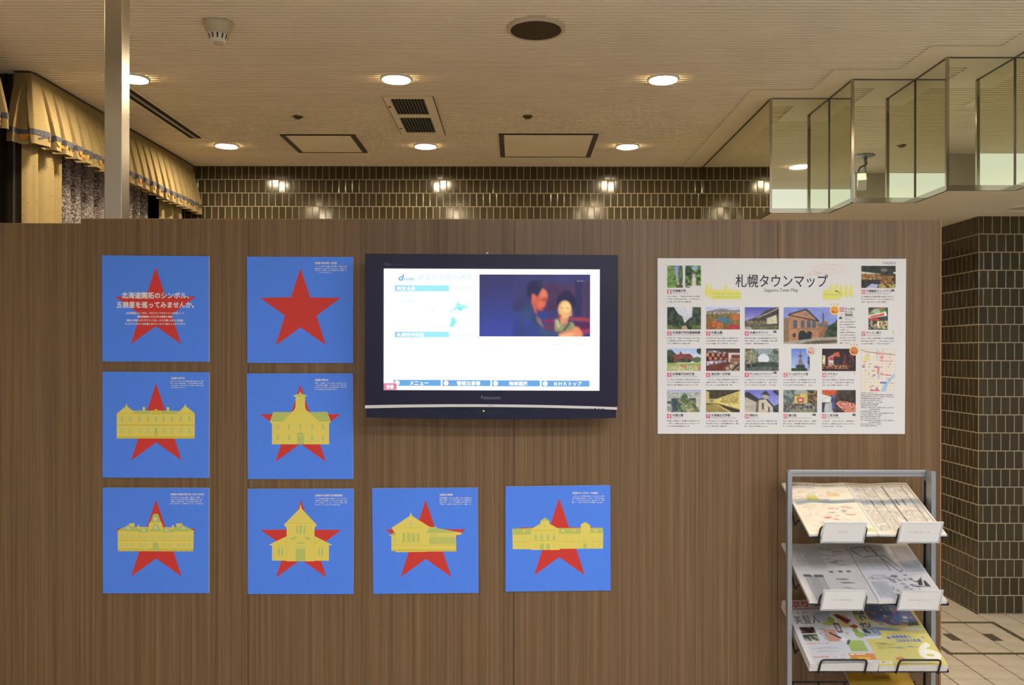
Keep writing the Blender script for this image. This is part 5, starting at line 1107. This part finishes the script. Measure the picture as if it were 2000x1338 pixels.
def pn_bus(c, s):
    c.rect(0, 0, 1, 1, (208, 205, 204)); c.poly([(0, 0), (0.62, 0), (0.62, 0.5), (0, 0.5)], (196, 193, 192)); c.rect(0.68, 0.05, 0.98, 0.52, (190, 184, 180))
    for k in range(12): c.line([(0.70 + 0.023 * k, 0.06), (0.70 + 0.023 * k, 0.50)], 0.010, (160, 156, 158))
    c.rect(0.72, 0.34, 0.98, 0.5, (168, 172, 176), 0.1, 14)
    L = (72, 70, 74)
    c.line([(0.06, 0.10), (0.36, 0.07), (0.40, 0.24), (0.16, 0.27), (0.04, 0.13)], 0.011, L); c.line([(0.36, 0.07), (0.44, 0.30), (0.46, 0.50)], 0.011, L); c.line([(0.44, 0.24), (0.52, 0.24), (0.66, 0.48), (0.60, 0.52), (0.44, 0.28)], 0.011, L); c.line([(0.26, 0.10), (0.30, 0.18)], 0.012, L)
    for k in range(6): c.line([(0.06, 0.31 + 0.03 * k), (0.42, 0.31 + 0.03 * k)], 0.006, (150, 150, 154))
    c.line([(0.2, 0.28), (0.22, 0.48)], 0.006, (130, 130, 134)); marks(c, 26, 0.02, 0.58, 0.4, 0.66, 0.08, 0.01, [(150, 150, 154)]); marks(c, 60, 0.3, 0.56, 0.72, 0.92, 0.07, 0.012, [(70, 68, 76), (120, 118, 124), (96, 94, 100)]); c.rect(0.06, 0.68, 0.30, 0.94, (186, 186, 190), 0.06, 16)
    for k in range(5): c.line([(0.08 + 0.05 * k, 0.70), (0.08 + 0.05 * k, 0.93)], 0.007, (150, 150, 156))
    c.poly([(0.74, 0.74), (0.76, 0.67), (0.84, 0.62), (0.86, 0.6), (0.80, 0.74)], (54, 48, 70)); c.poly([(0.83, 0.75), (0.85, 0.67), (0.88, 0.66), (0.90, 0.75)], (54, 48, 70)); c.line([(0.64, 0.755), (0.9, 0.76)], 0.012, (60, 56, 72)); c.rect(0, 0.96, 1, 1, (216, 214, 212))
def pn_mag(c, s):
    c.rect(0, 0, 1, 1, (206, 204, 204)); c.rect(0, 0, 1, 0.14, (200, 184, 172)); c.line([(0.04, 0.155), (0.96, 0.15)], 0.012, (96, 80, 78)); c.line([(0.04, 0.18), (0.96, 0.175)], 0.006, (190, 140, 130))
    c.rect(0.40, 0.21, 0.63, 0.37, (168, 178, 192)); c.rect(0.70, 0.27, 0.88, 0.47, (206, 186, 120)); c.ell(0.56, 0.40, 0.1, 0.035, (172, 178, 82)); c.ell(0.61, 0.35, 0.055, 0.05, (150, 162, 58)); c.poly([(0.68, 0.27), (0.75, 0.25), (0.92, 0.36), (0.82, 0.42)], (142, 62, 40)); c.line([(0.74, 0.30), (0.86, 0.38)], 0.02, (60, 36, 34)); c.poly([(0.84, 0.45), (0.93, 0.42), (0.98, 0.46), (0.9, 0.50)], (160, 72, 46)); c.rect(0.42, 0.50, 0.60, 0.68, (206, 146, 122)); c.rect(0.62, 0.40, 0.70, 0.55, (46, 46, 58)); c.rect(0.635, 0.42, 0.685, 0.53, (196, 176, 176)); c.line([(0.5, 0.55), (0.62, 0.63)], 0.025, (52, 48, 50)); c.poly([(0.6, 0.66), (0.66, 0.61), (0.76, 0.68), (0.7, 0.74)], (222, 220, 216)); c.rect(0.68, 0.67, 0.93, 0.83, (164, 186, 92), 0.06, 6); c.line([(0.68, 0.72), (0.73, 0.67)], 0.025, (56, 60, 104)); c.ell(0.93, 0.58, 0.07, 0.05, (160, 176, 80)); c.ell(0.9, 0.52, 0.04, 0.04, (140, 160, 70)); c.ell(0.75, 0.56, 0.03, 0.02, (206, 170, 150))
    c.speckle(c.box(0.08, 0.45, 0.30, 0.545), [(66, 40, 36), (150, 120, 80), (92, 56, 44), (40, 34, 34)], 22); c.speckle(c.box(0.08, 0.56, 0.30, 0.66), [(150, 160, 120), (96, 104, 84), (66, 66, 66), (176, 182, 150)], 20)
    marks(c, 12, 0.32, 0.46, 0.40, 0.64, 0.1, 0.01, [(150, 146, 144)]); marks(c, 10, 0.1, 0.74, 0.5, 0.82, 0.2, 0.008, [(176, 172, 170)]); c.rect(0.62, 0.86, 0.99, 0.955, (222, 140, 66)); c.rect(0.72, 0.915, 0.9, 0.945, (232, 186, 60)); marks(c, 10, 0.35, 0.86, 0.55, 0.96, 0.06, 0.012, [(222, 160, 150)])
    s.text('ぷりっぱ', 0.10, 0.025, 0.72, 0.125, paper((186, 62, 70)), 2, 2, bold=0.006); s.text('美髪人', 0.05, 0.26, 0.44, 0.40, INKB, 2, 2); s.greek(0.05, 0.20, 0.34, 0.028, LB, 2, 0.035); s.greek(0.09, 0.69, 0.3, 0.022, [paper((206, 110, 96))], 2, 0.024); s.greek(0.31, 0.695, 0.42, 0.02, LB, 2, 0.02); s.greek(0.08, 0.885, 0.32, 0.028, [paper((216, 130, 116))], 2, 0.03); s.greek(0.64, 0.87, 0.86, 0.02, [paper((240, 222, 200))], 3, 0.022)
def pn_yellow(c, s):
    c.rect(0, 0, 1, 1, (218, 202, 110), 0.02, 4); c.rect(0.24, 0.03, 0.95, 0.40, (92, 122, 182), 0.12, 8); c.speckle(c.pm([(0.24, 0.30), (0.5, 0.37), (0.5, 0.42), (0.24, 0.42)]), [(206, 206, 196), (190, 192, 180)], 12)
    for k in range(60): x, y = RNG.uniform(0.27, 0.92), RNG.uniform(0.05, 0.40); c.ell(x, y, RNG.uniform(0.015, 0.04), RNG.uniform(0.008, 0.02), [(196, 74, 62), (206, 150, 84), (214, 206, 190), (170, 90, 120), (150, 164, 90), (206, 126, 106)][k % 6])
    c.poly([(0.8, 0.36), (0.95, 0.33), (0.95, 0.40), (0.76, 0.41)], (84, 96, 84)); c.poly([(0.02, 0.44), (0.26, 0.42), (0.6, 0.46), (0.6, 0.48), (0.28, 0.47), (0.3, 0.54), (0.02, 0.56)], (120, 144, 190)); c.speckle(c.box(0.02, 0.45, 0.24, 0.54), [(84, 88, 84), (132, 140, 140), (176, 182, 186), (66, 66, 62)], 18); c.ell(0.82, 0.455, 0.17, 0.025, (212, 212, 196)); c.ell(0.14, 0.575, 0.13, 0.025, (206, 210, 206)); c.ell(0.37, 0.585, 0.035, 0.02, (110, 126, 172)); c.ell(0.88, 0.59, 0.02, 0.012, (120, 136, 176)); marks(c, 16, 0.1, 0.65, 0.3, 0.74, 0.16, 0.008, [(176, 158, 84)]); marks(c, 6, 0.38, 0.70, 0.6, 0.74, 0.16, 0.01, [(150, 160, 150)]); c.ell(0.36, 0.90, 0.065, 0.028, (212, 132, 92)); c.rect(0.03, 0.925, 0.22, 0.965, (226, 218, 190)); c.rect(0.42, 0.955, 0.72, 0.98, (226, 218, 190))
    s.text('路面電車と', 0.42, 0.555, 0.70, 0.60, paper((104, 122, 172)), 2, 1, bold=0.003); s.text('これからの札幌', 0.45, 0.615, 0.82, 0.66, paper((104, 122, 172)), 2, 1, bold=0.003); s.text('6', 0.69, 0.68, 0.97, 0.93, paper((228, 224, 206)), 2, 3, bold=0.016); s.greek(0.06, 0.937, 0.19, 0.02, LB, 2, 0.03); s.greek(0.36, 0.525, 0.66, 0.012, [paper((160, 130, 70))], 2, 0.02)
    rtext(s, 'さっぽろ', 0.03, 0.01, 0.20, 0.42, paper((84, 104, 168)), bold=0.006)
def pn_help(c, s):
    c.rect(0, 0, 1, 1, (208, 164, 44), 0.03, 5); c.rect(0.32, 0.03, 0.70, 0.11, (214, 206, 176))
    s.text('May I help you?', 0.35, 0.04, 0.67, 0.10, INKB, 2, 1, bold=0.003); s.greek(0.42, 0.15, 0.66, 0.035, [paper((150, 110, 40))], 2, 0.03)
w1 = lambda u, v: 0.004 * (0.5 + 0.5 * math.sin(7.5 * u - 0.4)) * (1 - 0.55 * v)
w2 = lambda u, v: 0.004 * (0.5 + 0.5 * math.sin(7.0 * u + 2.2)) * (1 - 0.5 * v) + 0.006 * max(0, 0.25 - u) * v * 0
stack('leaflet_stack', 0, 0.000, 0.209, 0.295, lambda u, v: 0.0075, w1, 'pile of coloured town map leaflets on the top shelf of the rack', 'leaflets', pn_color, 84, 100)
stack('leaflet_stack', 0, 0.211, 0.209, 0.295, lambda u, v: 0.0065, w2, 'pile of grey street map leaflets on the top shelf of the rack', 'leaflets', pn_mono, 84, 100)
stack('leaflet_stack', 1, 0.000, 0.209, 0.295, lambda u, v: 0.0090, w2, 'pile of printed timetable leaflets on the second shelf of the rack', 'leaflets', pn_times, 84, 100)
stack('leaflet_stack', 1, 0.211, 0.209, 0.295, lambda u, v: 0.0100, w1, 'pile of route map leaflets with a small church drawing', 'leaflets', pn_bus, 84, 100)
flat = lambda u, v: 0.0
stack('magazine_stack', 2, 0.000, 0.209, 0.295, lambda u, v: 0.030 - 0.003 * math.cos(3 * u), lambda u, v: 0.0015 * math.sin(3.1 * u), 'stack of white beauty magazines with red title on the third shelf', 'magazines', pn_mag, 90, 110)
stack('magazine_stack', 2, 0.212, 0.209, 0.295, lambda u, v: 0.022 - 0.002 * math.cos(3 * u), lambda u, v: -0.0 + 0.001 * math.sin(3.1 * u), 'stack of yellow city magazines with a large white 6', 'magazines', pn_yellow, 90, 110, edge=M_PAGES)
stack('leaflet_stack', 3, 0.205, 0.209, 0.295, lambda u, v: 0.006, flat, 'pile of yellow help leaflets on the lowest visible shelf', 'leaflets', pn_help, 60, 80)
